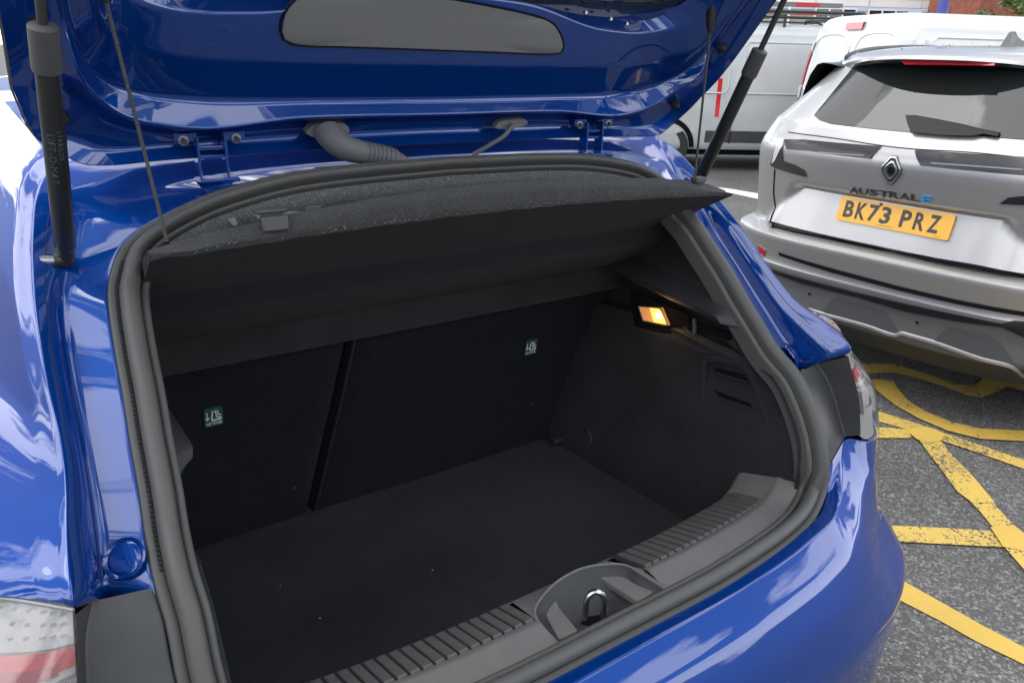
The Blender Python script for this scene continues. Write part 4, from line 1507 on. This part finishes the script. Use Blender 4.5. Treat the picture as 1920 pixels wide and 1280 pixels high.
def patch(pxs, name, m, parent=suv, off=.003, sharp=30, round_=0, sub=3):
    o2 = [suv_px(x, y) for x, y in pxs]
    o2 = [(p.x, p.z) for p in o2]
    if round_:
        c = cr([V((x, 0, z)) for x, z in o2] + [V((o2[0][0], 0, o2[0][1]))], round_)[:-1]
        o2 = [(p.x, p.z) for p in c]
    return conform(o2, sub=sub, off=off).build(name, m, parent, sharp=sharp, weld=True)

def sline(pxs, name, m, r=.003, parent=suv, off=.0, n=40):
    pts = [suv_px(x, y, off) for x, y in pxs]
    pts = cr(pts, n) if len(pts) > 2 else [pts[0].lerp(pts[1], i / (n-1)) for i in range(n)]
    pts = [V((p.x, suv_y(p.x, p.z) - off, p.z)) for p in pts]
    return MB().tube(pts, r, 6).build(name, m, parent)

zs_ = []
for a_, b_ in zip(SUV_TAB, SUV_TAB[1:]):
    k = max(1, int((b_[0] - a_[0]) / .014))
    zs_ += [a_[0] + (b_[0] - a_[0]) * i / k for i in range(k)]
zs_.append(SUV_TAB[-1][0])
def suv_row(z):
    r = []
    y0, w = lerp_tab(SUV_TAB, z)
    half = []
    for i in range(46):
        u = sin(i / 45 * pi / 2)
        x = w * u
        half.append(V((x, suv_y(x, z), z)))
    for yy in (.8, 1.4, 2.2, 3.0, 3.6):
        ww = w * (1 - .10 * sstep(2.2, 4.2, yy))
        half.append(V((ww, yy, z)))
    return full(half)
low = [z for z in zs_ if z <= .345]
mid1 = [z for z in zs_ if .345 <= z <= .545]
pnt = [z for z in zs_ if z >= .545 and z <= 1.245]
upz = [z for z in zs_ if z >= 1.245]
MB().grid([suv_row(z) for z in low]).build('underside_valance', M['dark_plastic'], suv)
MB().grid([suv_row(z) for z in mid1 + [.545]]).build('lower_bumper', M['satin_silver'], suv, sharp=45)
MB().grid([suv_row(z) for z in [.545] + pnt + [1.245]]).build('body', M['silver'], suv, sharp=50)
MB().grid([suv_row(z) for z in [1.245] + upz]).build('upper_body', M['silver'], suv, sharp=50)
# roof
rr = []
for y, z, w in ((.135, 1.535, .50), (.16, 1.552, .54), (.35, 1.585, .585), (.7, 1.605, .60), (1.3, 1.618, .61), (2.0, 1.595, .60), (2.35, 1.55, .58)):
    row = []
    for i in range(25):
        u = -1 + i / 12
        row.append(V((w * u, y + (.20 if y < .3 else .10 if y < .5 else 0) * abs(u) ** 2.6, z - .045 * abs(u) ** 3)))
    rr.append(row)
edge = [V((p.x * 1.0, p.y + .02, p.z - .012)) for p in rr[0]]
under = [V((p.x * .97, p.y + .16, p.z - .045)) for p in rr[0]]
MB().grid(dense_rows(rr, 5)).build('roof', M['silver'], suv, sharp=60)
MB().grid(fillet([rr[0], edge, under], .004, 2)).build('spoiler_edge', M['gloss_black'], suv)
sd_ = MB()
sd_.grid(dense_rows([[V((p[-1].x, p[-1].y, p[-1].z)) for p in rr], [V((.66, .33, 1.50)), V((.67, .5, 1.50)), V((.69, .7, 1.50)), V((.70, .9, 1.5)), V((.70, 1.3, 1.5)), V((.69, 2.0, 1.48)), V((.68, 2.5, 1.4))],
                     [V((.845, .5, 1.235)), V((.845, .6, 1.235)), V((.85, .75, 1.235)), V((.85, .9, 1.23)), V((.86, 1.3, 1.2)), V((.87, 2.0, 1.17)), V((.85, 2.9, 1.1))]], 4))
both(sd_, 'side_glass', M['suvglass'], suv)
bn = MB().grid([[V((-.58, 2.35, 1.55)), V((0, 2.35, 1.57)), V((.58, 2.35, 1.55))], [V((-.80, 3.1, 1.10)), V((0, 3.2, 1.13)), V((.80, 3.1, 1.10))]])
bn.build('windscreen', M['suvglass'], suv)
MB().grid([[V((-.84, 3.1, 1.10)), V((0, 3.2, 1.13)), V((.84, 3.1, 1.10))], [V((-.8, 3.9, .95)), V((0, 4.1, .98)), V((.8, 3.9, .95))], [V((-.75, 4.2, .6)), V((0, 4.35, .6)), V((.75, 4.2, .6))], [V((-.75, 4.2, .3)), V((0, 4.3, .3)), V((.75, 4.2, .3))]]).build('bonnet', M['silver'], suv)
for sx in (1, -1):
    for wy in (.78, 3.45):
        w = MB()
        w.grid([[V((sx * xx, wy + rad_ * cos(2*pi*k/28), .345 + rad_ * sin(2*pi*k/28))) for k in range(28)] for rad_, xx in ((.22, .80), (.235, .905), (.33, .91), (.345, .89), (.345, .68), (.2, .66))], True)
        ty = w.build('wheel', M['tyre'], suv, sharp=50)
        MB().grid([[V((sx * .913, wy + rad_ * cos(2*pi*k/28), .345 + rad_ * sin(2*pi*k/28))) for k in range(28)] for rad_ in (.02, .23)], True).build('rim', M['rim'], ty)

# rear window with its wiper
def Z4(pts):
    return [(1400 + x / 3.658, y / 3.658) for x, y in pts]
def Z5(pts):
    return [(1400 + x / 2.51, 230 + y / 2.51) for x, y in pts]
win = patch(Z4([(465, 790), (500, 745), (580, 680), (655, 600), (700, 530), (750, 440), (860, 405), (1000, 395), (1450, 395), (1902, 410), (2250, 430), (2400, 620), (2330, 800), (2250, 960), (1902, 955), (1500, 925), (1130, 907), (830, 878), (580, 848), (500, 822)]), 'rear_window', M['suvglass'], off=.004, sub=4)
hb3 = patch(Z4([(1145, 418), (1790, 424), (1785, 452), (1175, 446)]), 'high_brake_light', M['red_dark'], off=.125)
wp = patch(Z4([(1108, 790), (1160, 790), (1300, 815), (1480, 850), (1618, 885), (1740, 908), (1748, 920), (1735, 932), (1640, 915), (1560, 930), (1380, 925), (1150, 905), (1130, 870), (1120, 840)]), 'rear_wiper', M['wiper'], off=.026)
# tail light bars
patch(Z4([(262, 955), (400, 957), (640, 980), (928, 1003), (850, 1090), (640, 1065), (430, 1035), (275, 1022)]), 'light_bar', M['smoke_lens'], off=.006)
patch(Z4([(275, 982), (420, 995), (640, 1030), (880, 1050), (852, 1088), (640, 1063), (430, 1033), (276, 1020)]), 'light_bar_core', M['smoke_dark'], off=.008)
patch(Z4([(1157, 1030), (1190, 1030), (1500, 1050), (1902, 1075), (2200, 1090), (2200, 1215), (1902, 1200), (1500, 1165), (1195, 1135), (1165, 1075)]), 'light_bar', M['smoke_lens'], off=.006)
patch(Z4([(1170, 1075), (1260, 1090), (1500, 1115), (1902, 1140), (2200, 1155), (2200, 1212), (1902, 1197), (1500, 1162), (1196, 1132)]), 'light_bar_core', M['smoke_dark'], off=.008)
patch(Z4([(1270, 1112), (1500, 1128), (1902, 1158), (1902, 1166), (1500, 1138), (1275, 1122)]), 'light_bar_line', M['barline'], off=.010)
patch(Z4([(500, 1040), (810, 1062), (808, 1070), (500, 1048)]), 'light_bar_line', M['barline'], off=.010)
# wrap-around lamp at the left corner
patch(Z4([(262, 955), (252, 990), (246, 1060), (252, 1100), (345, 1135), (400, 1165), (418, 1205), (405, 1213), (300, 1185), (190, 1150), (163, 1130), (200, 1020), (232, 960)]), 'corner_lamp', M['smoke_lens'], off=.006)
patch(Z4([(232, 945), (262, 955), (252, 1000), (200, 1100), (175, 1125), (198, 1030)]), 'corner_lamp_prism', M['white_refl'], off=.009)
sline(Z4([(170, 1135), (300, 1180), (412, 1208)]), 'lamp_seal', M['seam'], .003)
# shut lines
sline(Z5([(133, 220), (128, 330), (123, 430), (128, 480), (170, 500), (240, 520)]), 'shut_line', M['seam'], .005)
sline(Z5([(195, 45), (420, 75), (630, 108), (790, 125), (1050, 140), (1305, 165)]), 'shut_line', M['seam'], .0025, n=80)
sline(Z5([(128, 490), (200, 510), (400, 550), (650, 600), (900, 645), (1150, 690), (1400, 745)]), 'shut_line', M['seam'], .007, n=80)
# bumper details
patch(Z5([(150, 610), (400, 685), (700, 765), (1000, 835), (1305, 890), (1400, 915), (1400, 935), (1305, 910), (1000, 855), (700, 785), (400, 705), (155, 625)]), 'bumper_groove', M['seam'], off=.004)
patch(Z5([(118, 690), (250, 730), (500, 795), (760, 855), (1000, 905), (1200, 945), (1260, 930), (1310, 935), (1310, 1010), (1200, 960), (1000, 935), (740, 885), (520, 820), (260, 755), (125, 705)]), 'gloss_band', M['wiper'], off=.006)
patch(Z5([(360, 885), (400, 835), (430, 822), (610, 868), (650, 885), (712, 980), (700, 990), (560, 950), (380, 900)]), 'bumper_inset', M['dark_plastic'], off=.004)
patch(Z5([(885, 1025), (930, 975), (965, 962), (1150, 1010), (1195, 1030), (1262, 1130), (1250, 1145), (1100, 1110), (900, 1040)]), 'bumper_inset', M['dark_plastic'], off=.004)
for x, y in ((297, 804), (804, 938)):
    p = suv_px(*Z5([(x, y)])[0])
    MB().tube([p + V((0, .004, 0)), p + V((0, -.004, 0))], .011, 14).build('parking_sensor', M['satin_silver'], suv, sharp=40)
    MB().tube([p + V((0, .004, 0)), p + V((0, -.006, 0))], .0065, 12).build('sensor_eye', M['seam'], suv, sharp=40)
patch(Z5([(55, 575), (90, 600), (85, 628), (60, 610)]), 'rear_reflector', M['red_dark'], off=.006)
# lower silver lip
sline(Z5([(290, 880), (375, 905), (560, 955), (700, 1000), (730, 992), (760, 1000), (900, 1040), (1100, 1110), (1250, 1150), (1300, 1190)]), 'bumper_lip', M['silver'], .011, n=80)
# right-hand reversing lens at the frame edge
patch(Z5([(1190, 382), (1235, 352), (1305, 345), (1380, 345), (1380, 395), (1305, 388)]), 'number_plate_lamp', M['smoke_dark'], off=.006)

# number plate
PW, PH = .52, .111
pc = suv_px(1675, 407)
tilt = radians(14)
pup = V((0, sin(tilt), cos(tilt)))
pn = V((0, -cos(tilt), sin(tilt)))
pc = V((pc.x, pc.y - .012, pc.z))
o4 = []
for sx, sz in ((-1, -1), (1, -1), (1, 1), (-1, 1)):
    st_ = {(-1, -1): 180, (1, -1): 270, (1, 1): 0, (-1, 1): 90}[(sx, sz)]
    for k in range(4):
        o4.append(pc + V((1, 0, 0)) * (sx * (PW/2 - .008) + .008 * cos(radians(st_ + 30 * k))) + pup * (sz * (PH/2 - .008) + .008 * sin(radians(st_ + 30 * k))))
pl8 = MB().prism(o4, pn * -.012).build('number_plate', M['plate'], suv, smooth=False)
def plate_text(body, h, x, z, width=None, bold=.0, m='platetext', name='plate_character', spacing=1.0):
    vs_, fs_, wd = text_mesh(body, h, bold=bold, spacing=spacing)
    k = width / wd if width else 1
    mb = MB().add([pc + V((1, 0, 0)) * (x + p.x * k) + pup * (z + p.y) + pn * .0012 for p in vs_], fs_)
    return mb.build(name, M[m], pl8, smooth=False)
xs0 = -.205
for ch, xx in zip('BK73 PRZ', [-.2065, -.147, -.0885, -.030, 0, .062, .124, .186]):
    if ch != ' ':
        plate_text(ch, .077, xx, .003, width=.047, bold=.03)
plate_text('Renault  Main Dealer', .005, -.02, -.044, width=.075, name='dealer_print')
plate_text('BS AU145e', .004, .21, -.047, width=.03, name='dealer_print')
MB().tube([pc + V((-.065, 0, .0)) + pup * .048 + pn * .001, pc + V((-.065, 0, 0)) + pup * .048 + pn * .004], .007, 12).build('plate_screw', M['dark_plastic'], pl8)

# model name in raised letters
lets = [('A', 503, 322), ('U', 543, 327), ('S', 582, 332), ('T', 622, 337), ('R', 665, 343), ('A', 708, 349), ('L', 752, 353), ('E', 808, 362)]
lx = [(508, 321), (552, 327), (601, 332), (648, 338), (696, 344), (746, 350), (799, 357), (850, 364)]
for ch, (x, y) in zip('AUSTRALE', lx):
    p = suv_px(*Z5([(x, y)])[0])
    vs_, fs_, wd = text_mesh(ch, .030, bold=.006, depth=.08)
    k = .043 / wd
    mb = MB().add([V((p.x + v.x * k, suv_y(p.x + v.x * k, p.z + v.y) - .005 - v.z, p.z + v.y + .003)) for v in vs_], fs_)
    mb.build('letter', M['badge_blue'] if (x == 850) else M['letter_dark'], suv, smooth=False)

# lozenge emblem
ec = suv_px(1672, 319)
em = None
def loz(w, h, cut, dx=0, dz=0):
    return [(dx + cut, dz + h), (dx + w, dz + 0.01), (dx + w, dz - .01), (dx + cut, dz - h), (dx - cut, dz - h), (dx - w, dz - .01), (dx - w, dz + .01), (dx - cut, dz + h)]
def ey_(x, z, off):
    return V((ec.x + x, suv_y(ec.x + x, ec.z + z) - off, ec.z + z))
base = MB().prism([ey_(x, z, .002) for x, z in loz(.046, .063, .0125)], (0, -.006, 0))
em = base.build('emblem', M['badge_dark'], suv, smooth=False, bevel=.002)
def band(out, inn, name, m, off):
    mb = MB()
    rows_ = [[ey_(x, z, off) for x, z in out], [ey_(x, z, off + .004) for x, z in [(a_[0] * .93 + b_[0] * .07, a_[1] * .93 + b_[1] * .07) for a_, b_ in zip(out, inn)]], [ey_(x, z, off + .004) for x, z in inn], [ey_(x, z, off) for x, z in inn]]
    mb.grid(rows_, True)
    return mb.build(name, m, em, smooth=False)
band(loz(.0435, .060, .0115), loz(.0385, .0525, .0095), 'emblem_ring', M['badge_chrome'], .008)
band(loz(.0290, .0400, .0070), loz(.0235, .0315, .0050), 'emblem_ring', M['badge_chrome'], .008)
pcm = MB().prism([ey_(x, z, .009) for x, z in loz(.012, .016, .004)], (0, -.002, 0))
pcm.build('camera_eye', M['gloss_black'], em, smooth=False)

# roof rail and fin aerial
rl = MB().tube(cr([(-.53, .36, 1.535), (-.552, .46, 1.553), (-.56, .62, 1.575), (-.56, .9, 1.592), (-.56, 1.5, 1.602), (-.55, 2.1, 1.58)], 30), [(.012, .004)] + [(.014, .018)] * 29, 10)
both(rl, 'roof_rail', M['dark_plastic'], suv)
fin = MB()
fin.grid([[V((sx * .02, .42, 1.592)), V((sx * .028, .50, 1.600)), V((sx * .02, .62, 1.605))] for sx in (-1, 1)])
fo = [(.40, 1.588), (.43, 1.655), (.455, 1.662), (.50, 1.640), (.58, 1.612), (.62, 1.603)]
fb = MB()
rows_ = []
for sx, k in ((-1, 1), (1, 1)):
    pass
A_ = [V((-.022, y, z)) if z < 1.62 else V((-.008, y, z)) for y, z in fo]
B_ = [V((.022, y, z)) if z < 1.62 else V((.008, y, z)) for y, z in fo]
fb.grid([A_, B_])
fb.add(A_, [tuple(range(6))])
fb.add(B_, [tuple(range(6))])
fpos = V((.135, .10, .0))
for v in fb.v:
    v += fpos
fb.build('fin_aerial', M['satin_silver'], suv, smooth=False, bevel=.004)
wd_ = MB()
for i in range(26):
    x = random.uniform(-.45, .35); y = random.uniform(.3, .75)
    zr = 1.575 + .03 * (y - .3) / .4 - .045 * abs(x / .59) ** 3 + .006
    wd_.tube([V((x, y, zr)), V((x + random.uniform(-.006, .006), y + random.uniform(-.004, .004), zr + .001))], .0022, 5)
wd_.build('leaf_debris', M['bark'], suv, kind='stuff')

# ================================================================== VANS
def van_shell(L_, W_, H_, mb, side_tab, D=.22, n=4.5):
    """body of revolution-free panel van: rear at y=0, x across, open below"""
    rows = []
    for z, y0, w in side_tab:
        half = []
        for i in range(30):
            u = sin(i / 29 * pi / 2)
            x = w * u
            half.append(V((x, y0 + D * (1 - (max(0, 1 - u ** n)) ** (1 / n)), z)))
        for yy in (.6, 1.2, 2.0, 3.0, 3.9):
            half.append(V((w, yy, z)))
        half += [V((w * .97, 4.4, z)), V((w * .9, 4.8 if z < 1.0 else 4.4 - (z - 1.0) * .9, z)), V((0, 4.98 if z < 1.0 else 4.5 - (z - 1.0) * .9, z))]
        rows.append(full(half))
    mb.grid(rows)
    return rows

VT = [(.30, .05, .90), (.34, .01, .93), (.55, .0, .955), (.80, .0, .965), (1.1, .012, .96), (1.4, .04, .935), (1.65, .075, .895), (1.80, .10, .865), (1.88, .12, .83), (1.93, .15, .77), (1.96, .20, .66), (1.97, .30, .45)]
def van_y(x, z, tab=VT, D=.22, n=4.5):
    y0, w = lerp_tab(tab, z)
    t = min(1, abs(x) / w)
    return y0 + D * (1 - (max(0, 1 - t ** n)) ** (1 / n))
def van_w(z, tab=VT):
    return lerp_tab(tab, z)[1]

def make_van(name, label, loc, az, paint, hscale=1.0):
    rz = pi / 2 - radians(az) - pi / 2
    v = thing(name, label, 'van', loc, rz, None)
    mb = MB()
    zt = []
    for a_, b_ in zip(VT, VT[1:]):
        k = max(1, int((b_[0] - a_[0]) / .05))
        zt += [a_[0] + (b_[0] - a_[0]) * i / k for i in range(k)]
    zt.append(VT[-1][0])
    rows = van_shell(5, 1.9, 1.97, mb, [(z, *lerp_tab(VT, z)) for z in zt])
    body = mb.build('body', paint, v, sharp=60)
    top = rows[-1]
    nrow = len(top)
    rf = MB().grid([top, [V((p.x * .5, p.y if p.y > 1 else p.y * .7 + .2, p.z + .006)) for p in top], [V((0, min(max(p.y, .5), 3.8), p.z + .008)) for p in top]])
    rf.build('roof', paint, v, sharp=60)
    for sx in (1, -1):
        for wy in (.95, 3.95):
            w = MB()
            w.grid([[V((sx * xx, wy + rad_ * cos(2*pi*k/24), .33 + rad_ * sin(2*pi*k/24))) for k in range(24)] for rad_, xx in ((.2, .85), (.22, .95), (.315, .955), (.33, .93), (.33, .7))], True)
            ty = w.build('wheel', M['tyre'], v, sharp=50)
            MB().grid([[V((sx * .88, wy + rad_ * cos(2*pi*k/24), .33 + rad_ * sin(2*pi*k/24))) for k in range(24)] for rad_ in (.02, .21)], True).build('rim', M['dark_plastic'], ty)
            ar = MB()
            ar.grid([[V((sx * (van_w(.6) + .004), wy + rad_ * cos(pi*k/20), .33 + rad_ * sin(pi*k/20))) for k in range(21)] for rad_ in (.33, .40)])
            ar.build('wheel_arch', M['dark'], v)
    # side window blanks: proud pressed panel with a rim, rub strip, sill
    for sx in (1, -1):
        for y0, y1 in ((.35, 1.75), (1.95, 3.1)):
            pts = []
            for (yy, z) in ((y0, 1.12), (y0, 1.66), (y0 + .06, 1.72), (y1 - .06, 1.72), (y1, 1.66), (y1, 1.12), (y1 - .06, 1.06), (y0 + .06, 1.06)):
                pts.append(V((sx * (van_w(z) + .002), yy, z)))
            MB().tube(pts + [pts[0]], .012, 8).build('panel_rim', paint, v)
        rb = [V((sx * (van_w(z) + .012), yy, z)) for yy, z in ((1.5, .40), (1.5, .56), (3.4, .56), (3.4, .40))]
        MB().prism(rb, (-sx * .02, 0, 0)).build('rub_strip', M['dark_plastic'], v, smooth=False, bevel=.006)
        MB().tube([V((sx * (van_w(.8) + .002), 1.85, .38)), V((sx * (van_w(.9) + .002), 1.85, 1.0)), V((sx * (van_w(1.8) + .002), 1.85, 1.8))], .005, 5).build('door_seam', M['seam'], v)
    und = MB().box((0, 2.4, .28), (1.7, 4.6, .12))
    und.build('underside', M['dark'], v, smooth=False)
    return v, body

def vtube(v, pts, r, name, m, tab=VT):
    P_ = [V((x, van_y(x, z) - .001, z)) for x, z in pts]
    return MB().tube(cr(P_, 40) if len(P_) > 2 else P_, r, 6).build(name, m, v)

# white van seen from its rear right corner
vanC, _ = make_van('panel_van', 'clean white panel van with its closed rear doors towards the silver suv', (8.02, 4.95, 0), 114, M['van_white'])
vanC.scale = (1.08, 1.08, 1.03)
vtube(vanC, [(-.02, .45), (-.02, 1.0), (-.02, 1.5), (-.02, 1.93)], .006, 'door_seam', M['seam'])
for xa, xb in ((-.74, -.10), (.06, .72)):
    pts = [(xa - .02, 1.16), (xa + .05, 1.10), (xb - .05, 1.10), (xb, 1.16), (xb, 1.66), (xb - .05, 1.73), (xa + .10, 1.73), (xa + .04, 1.66), (xa - .02, 1.16)]
    vtube(vanC, pts, .010, 'panel_rim', M['van_white'])
for sx in (1, -1):
    for z0, z1, m, nm in ((.80, 1.02, 'red_dark', 'tail_lamp'), (1.02, 1.18, 'white_refl', 'reversing_lamp'), (1.18, 1.58, 'red_lens', 'tail_lamp'), (1.58, 1.70, 'white_refl', 'indicator_lamp')):
        rows = []
        for k in range(7):
            z = z0 + .006 + (z1 - z0 - .012) * k / 6
            w = van_w(z)
            rows.append([V((sx * x * w, van_y(x * w, z) - .02, z)) for x in (.83, .88, .92, .96, .985, 1.0)] + [V((sx * (w + .012), .30, z)), V((sx * (w - .01), .34, z))])
        MB().grid(rows).build(nm, M[m], vanC, sharp=60)
hb4 = MB()
hb4.grid([[V((-.02 + x, van_y(x, z) - o_, z)) for x in (-.15, -.13, .13, .15)] for z, o_ in ((1.80, .0), (1.805, .03), (1.875, .035), (1.885, .0))])
hb4.build('high_brake_light', M['red_lens'], vanC, sharp=30)
for body, x, z, hh, w in (('TRAFIC', -.60, 1.0, .05, .26), ('Sport', -.66, .90, .032, .14)):
    vs_, fs_, wd = text_mesh(body, hh)
    k = w / wd
    MB().add([V((x + p.x * k, van_y(x + p.x * k, z + p.y) - .004, z + p.y)) for p in vs_], fs_).build('name_badge', M['seam'], vanC, smooth=False)

# dull white van behind, its side towards us, roof rack on top
vanB, _ = make_van('panel_van', 'dull white panel van with a loaded roof rack and a black side strip', (7.10, 8.40, 0), 120, M['van_grey'])
rk = MB()
for yy in (.5, 1.5, 2.5, 3.5):
    rk.tube([(-.78, yy, 1.93), (-.78, yy, 2.07), (.78, yy, 2.07), (.78, yy, 1.93)], .02, 8)
for xx in (-.78, .78):
    rk.tube([(xx, .15, 2.0), (xx, .3, 2.12), (xx, 3.6, 2.12), (xx, 3.8, 2.0)], .02, 8)
    rk.tube([(xx, .2, 2.05), (xx, 3.7, 2.05)], .014, 8)
rk.build('roof_rack', M['rackmetal'], vanB)
mkr = MB().prism([V((van_w(.8) + .004, 1.60, .75)), V((van_w(.8) + .004, 1.66, .75)), V((van_w(1.25) + .012, 1.66, 1.25)), V((van_w(1.25) + .012, 1.60, 1.25))], (-.008, 0, 0))
mkr.build('red_side_marker', M['red_lens'], vanB, smooth=False)
RB = vanB.matrix_world
def van_to_world(v, p):
    a_ = v.rotation_euler.z
    return V(v.location) + V((p[0] * cos(a_) - p[1] * sin(a_), p[0] * sin(a_) + p[1] * cos(a_), p[2]))
# two red and white chequered barrier boards lying on the rack
for k, (zb, lab) in enumerate(((2.08, 'lower red and white barrier board lying on the roof rack of the dull van'), (2.18, 'upper red and white barrier board lying on the roof rack of the dull van'))):
    t = thing('barrier_board', lab, 'barrier board', van_to_world(vanB, (.55, 2.0, zb)), vanB.rotation_euler.z, 'boards on the van roof')
    for j in range(9):
        mb = MB().box((0, -1.5 + .34 * j, .045), (.03, .338, .055))
        mb.build('red_panel' if j % 2 else 'white_panel', M['redboard'] if j % 2 else M['whiteboard'], t, smooth=False)
    MB().box((-.022, -.14, .045), (.01, 3.0, .06)).build('backing_rail', M['rackmetal'], t, smooth=False)

# ================================================================== FAR BUILDING, POLE, TREE
def far(px, py, dist):
    d = CF + CR * ((px - 960) / FOC) - CU * ((py - 640) / FOC)
    h = V((d.x, d.y, 0)).length
    return CAM + d * (dist / h)
bx = far(1560, 20, 36)
BAZ = radians(60)                                  # facing direction across the view
bdir = V((cos(-BAZ + 0.12), sin(-BAZ + 0.12), 0)).normalized()
bdir = V((CR.x, CR.y, 0)).normalized()
bdir = (bdir + V((CF.x, CF.y, 0)).normalized() * .10).normalized()
bback = V((-bdir.y, bdir.x, 0))
bld = thing('clad_building', 'low building clad in white panels with a band of windows behind the vans', 'building', (bx.x, bx.y, 0), math.atan2(bdir.y, bdir.x))
pan = None
for i in range(-5, 5):
    mb = MB().box((i * 2.25 + .4, .1, 4.16), (2.22, .2, 1.22))
    mb.build('cladding_panel', M['clad'], bld, smooth=False, bevel=.01)
    for kk in range(3):
        MB().box((i * 2.25 + .4, -.003, 3.86 + kk * .3), (2.2, .01, .012)).build('panel_joint', M['conc'], bld, smooth=False)
MB().box((-.7, .25, 1.7), (22.5, .3, 3.4)).build('wall', M['conc'], bld, smooth=False)
MB().box((-.7, 5.2, 4.83), (22.5, 10, .12)).build('roof', M['conc'], bld, smooth=False)
for i in range(-4, 5):
    if i in (-1,):
        continue
    fx = i * 2.25 + .2
    fr_ = MB()
    for dz in (3.46, 2.86):
        fr_.box((fx, .07, dz), (1.75, .08, .07))
    for dx in (-.86, -.28, .30, .86):
        fr_.box((fx + dx, .072, 3.16), (.06, .08, .6))
    wf_ = fr_.build('window', M['winwhite'], bld, smooth=False)
    MB().box((fx, .09, 3.16), (1.7, .03, .6)).build('pane', M['winpane'], wf_, smooth=False)
MB().tube([(4.2, -.06, 4.8), (4.2, -.06, 4.4), (4.32, -.08, 4.3), (4.32, -.08, 3.8), (4.15, -.08, 3.7), (4.15, -.08, .1)], .06, 8).build('downpipe', M['rackmetal'], bld)
MB().tube([(-3.4, -.06, 4.8), (-3.4, -.06, .1)], .055, 8).build('downpipe', M['rackmetal'], bld)
MB().tube([(-1.8, -.06, 4.8), (-1.8, -.06, .1)], .05, 8).build('downpipe', M['winwhite'], bld)
b2 = far(1892, 15, 34)
brk = thing('brick_building', 'red brick end wall beside the white clad building', 'building', (b2.x, b2.y, 0), math.atan2(bdir.y, bdir.x))
MB().box((.6, 1.5, 2.7), (3.4, 3, 5.4)).build('wall', M['brick'], brk, smooth=False)
MB().box((.6, 1.5, 5.45), (3.7, 3.3, .12)).build('roof', M['conc'], brk, smooth=False)
pp0 = far(1768, 15, 24)
pole = thing('blue_pole', 'thick blue painted pole standing between the vans and the building', 'pole', (pp0.x, pp0.y, 0))
MB().tube([(0, 0, 0), (0, 0, 6)], .13, 16).build('shaft', M['polepaint'], pole, sharp=60)
MB().tube([(0, 0, 0), (0, 0, .06)], .25, 16).build('base_plate', M['polepaint'], pole, sharp=60)

def tree(loc, h, r, label, seed, group=None, n=3600):
    rnd = random.Random(seed)
    t = thing('broadleaf_tree', label, 'tree', loc, 0, group)
    tr = MB().tube([(0, 0, 0), (.05, 0, h * .3), (-.04, .05, h * .6), (0, 0, h * .85)], [.2, .16, .11, .04], 10)
    cl_ = []
    for k in range(26):
        a_ = rnd.uniform(0, 2 * pi)
        zz_ = rnd.uniform(.32, 1.0)
        rad_ = r * math.sqrt(max(.05, 1 - ((zz_ - .6) / .45) ** 2)) * rnd.uniform(.35, .95)
        c = V((rad_ * cos(a_), rad_ * sin(a_), h * zz_))
        cl_.append((c, rnd.uniform(.45, .95) * r * .42))
        if k % 3 == 0:
            tr.tube([(0, 0, h * .35), V((c.x * .5, c.y * .5, (c.z + h * .35) / 2)), c], [.07, .05, .02], 6)
    tr.build('trunk', M['bark'], t)
    lf = MB()
    for k in range(n):
        c, cr_2 = rnd.choice(cl_)
        d = V((rnd.gauss(0, 1), rnd.gauss(0, 1), rnd.gauss(0, .8)))
        p = c + d.normalized() * cr_2 * rnd.random() ** .4
        x = V((rnd.gauss(0, 1), rnd.gauss(0, 1), rnd.gauss(0, .6))).normalized()
        y = x.orthogonal().normalized()
        s_ = rnd.uniform(.07, .15) * (h / 7)
        lf.add([p - x * s_, p + y * s_ * .6, p + x * s_, p - y * s_ * .6], [(0, 1, 2, 3)])
    lf.build('crown', M['leaf'], t, smooth=False, kind='stuff')
    return t
tp_ = far(1962, 25, 27)
tree((tp_.x, tp_.y, 0), 5.4, 1.6, 'bushy green tree at the corner of the brick wall', 3, n=5200)

# ================================================================== BEHIND THE PHOTOGRAPHER (seen only mirrored in the paint)
shw = thing('showroom', 'long white showroom with dark shop windows behind the blue car', 'building', (-4, -24, 0), 0)
MB().box((0, -4, 3.0), (34, 8, 6.0)).build('wall', M['clad'], shw, smooth=False)
MB().box((0, -4, 6.1), (34.6, 8.6, .25)).build('roof', M['conc'], shw, smooth=False)
for i in range(-5, 6):
    fr_ = MB().box((i * 3.0, .03, 1.9), (2.7, .08, 3.2)).build('window', M['winwhite'], shw, smooth=False)
    MB().box((i * 3.0, .06, 1.9), (2.5, .08, 3.0)).build('pane', M['winpane'], fr_, smooth=False)
tree((-15, -9, 0), 8.5, 2.8, 'tall green tree standing left of the blue car', 11, n=2600)
tree((-13, 1.5, 0), 7.0, 2.4, 'shorter green tree beside the left flank of the blue car', 12, n=2600)
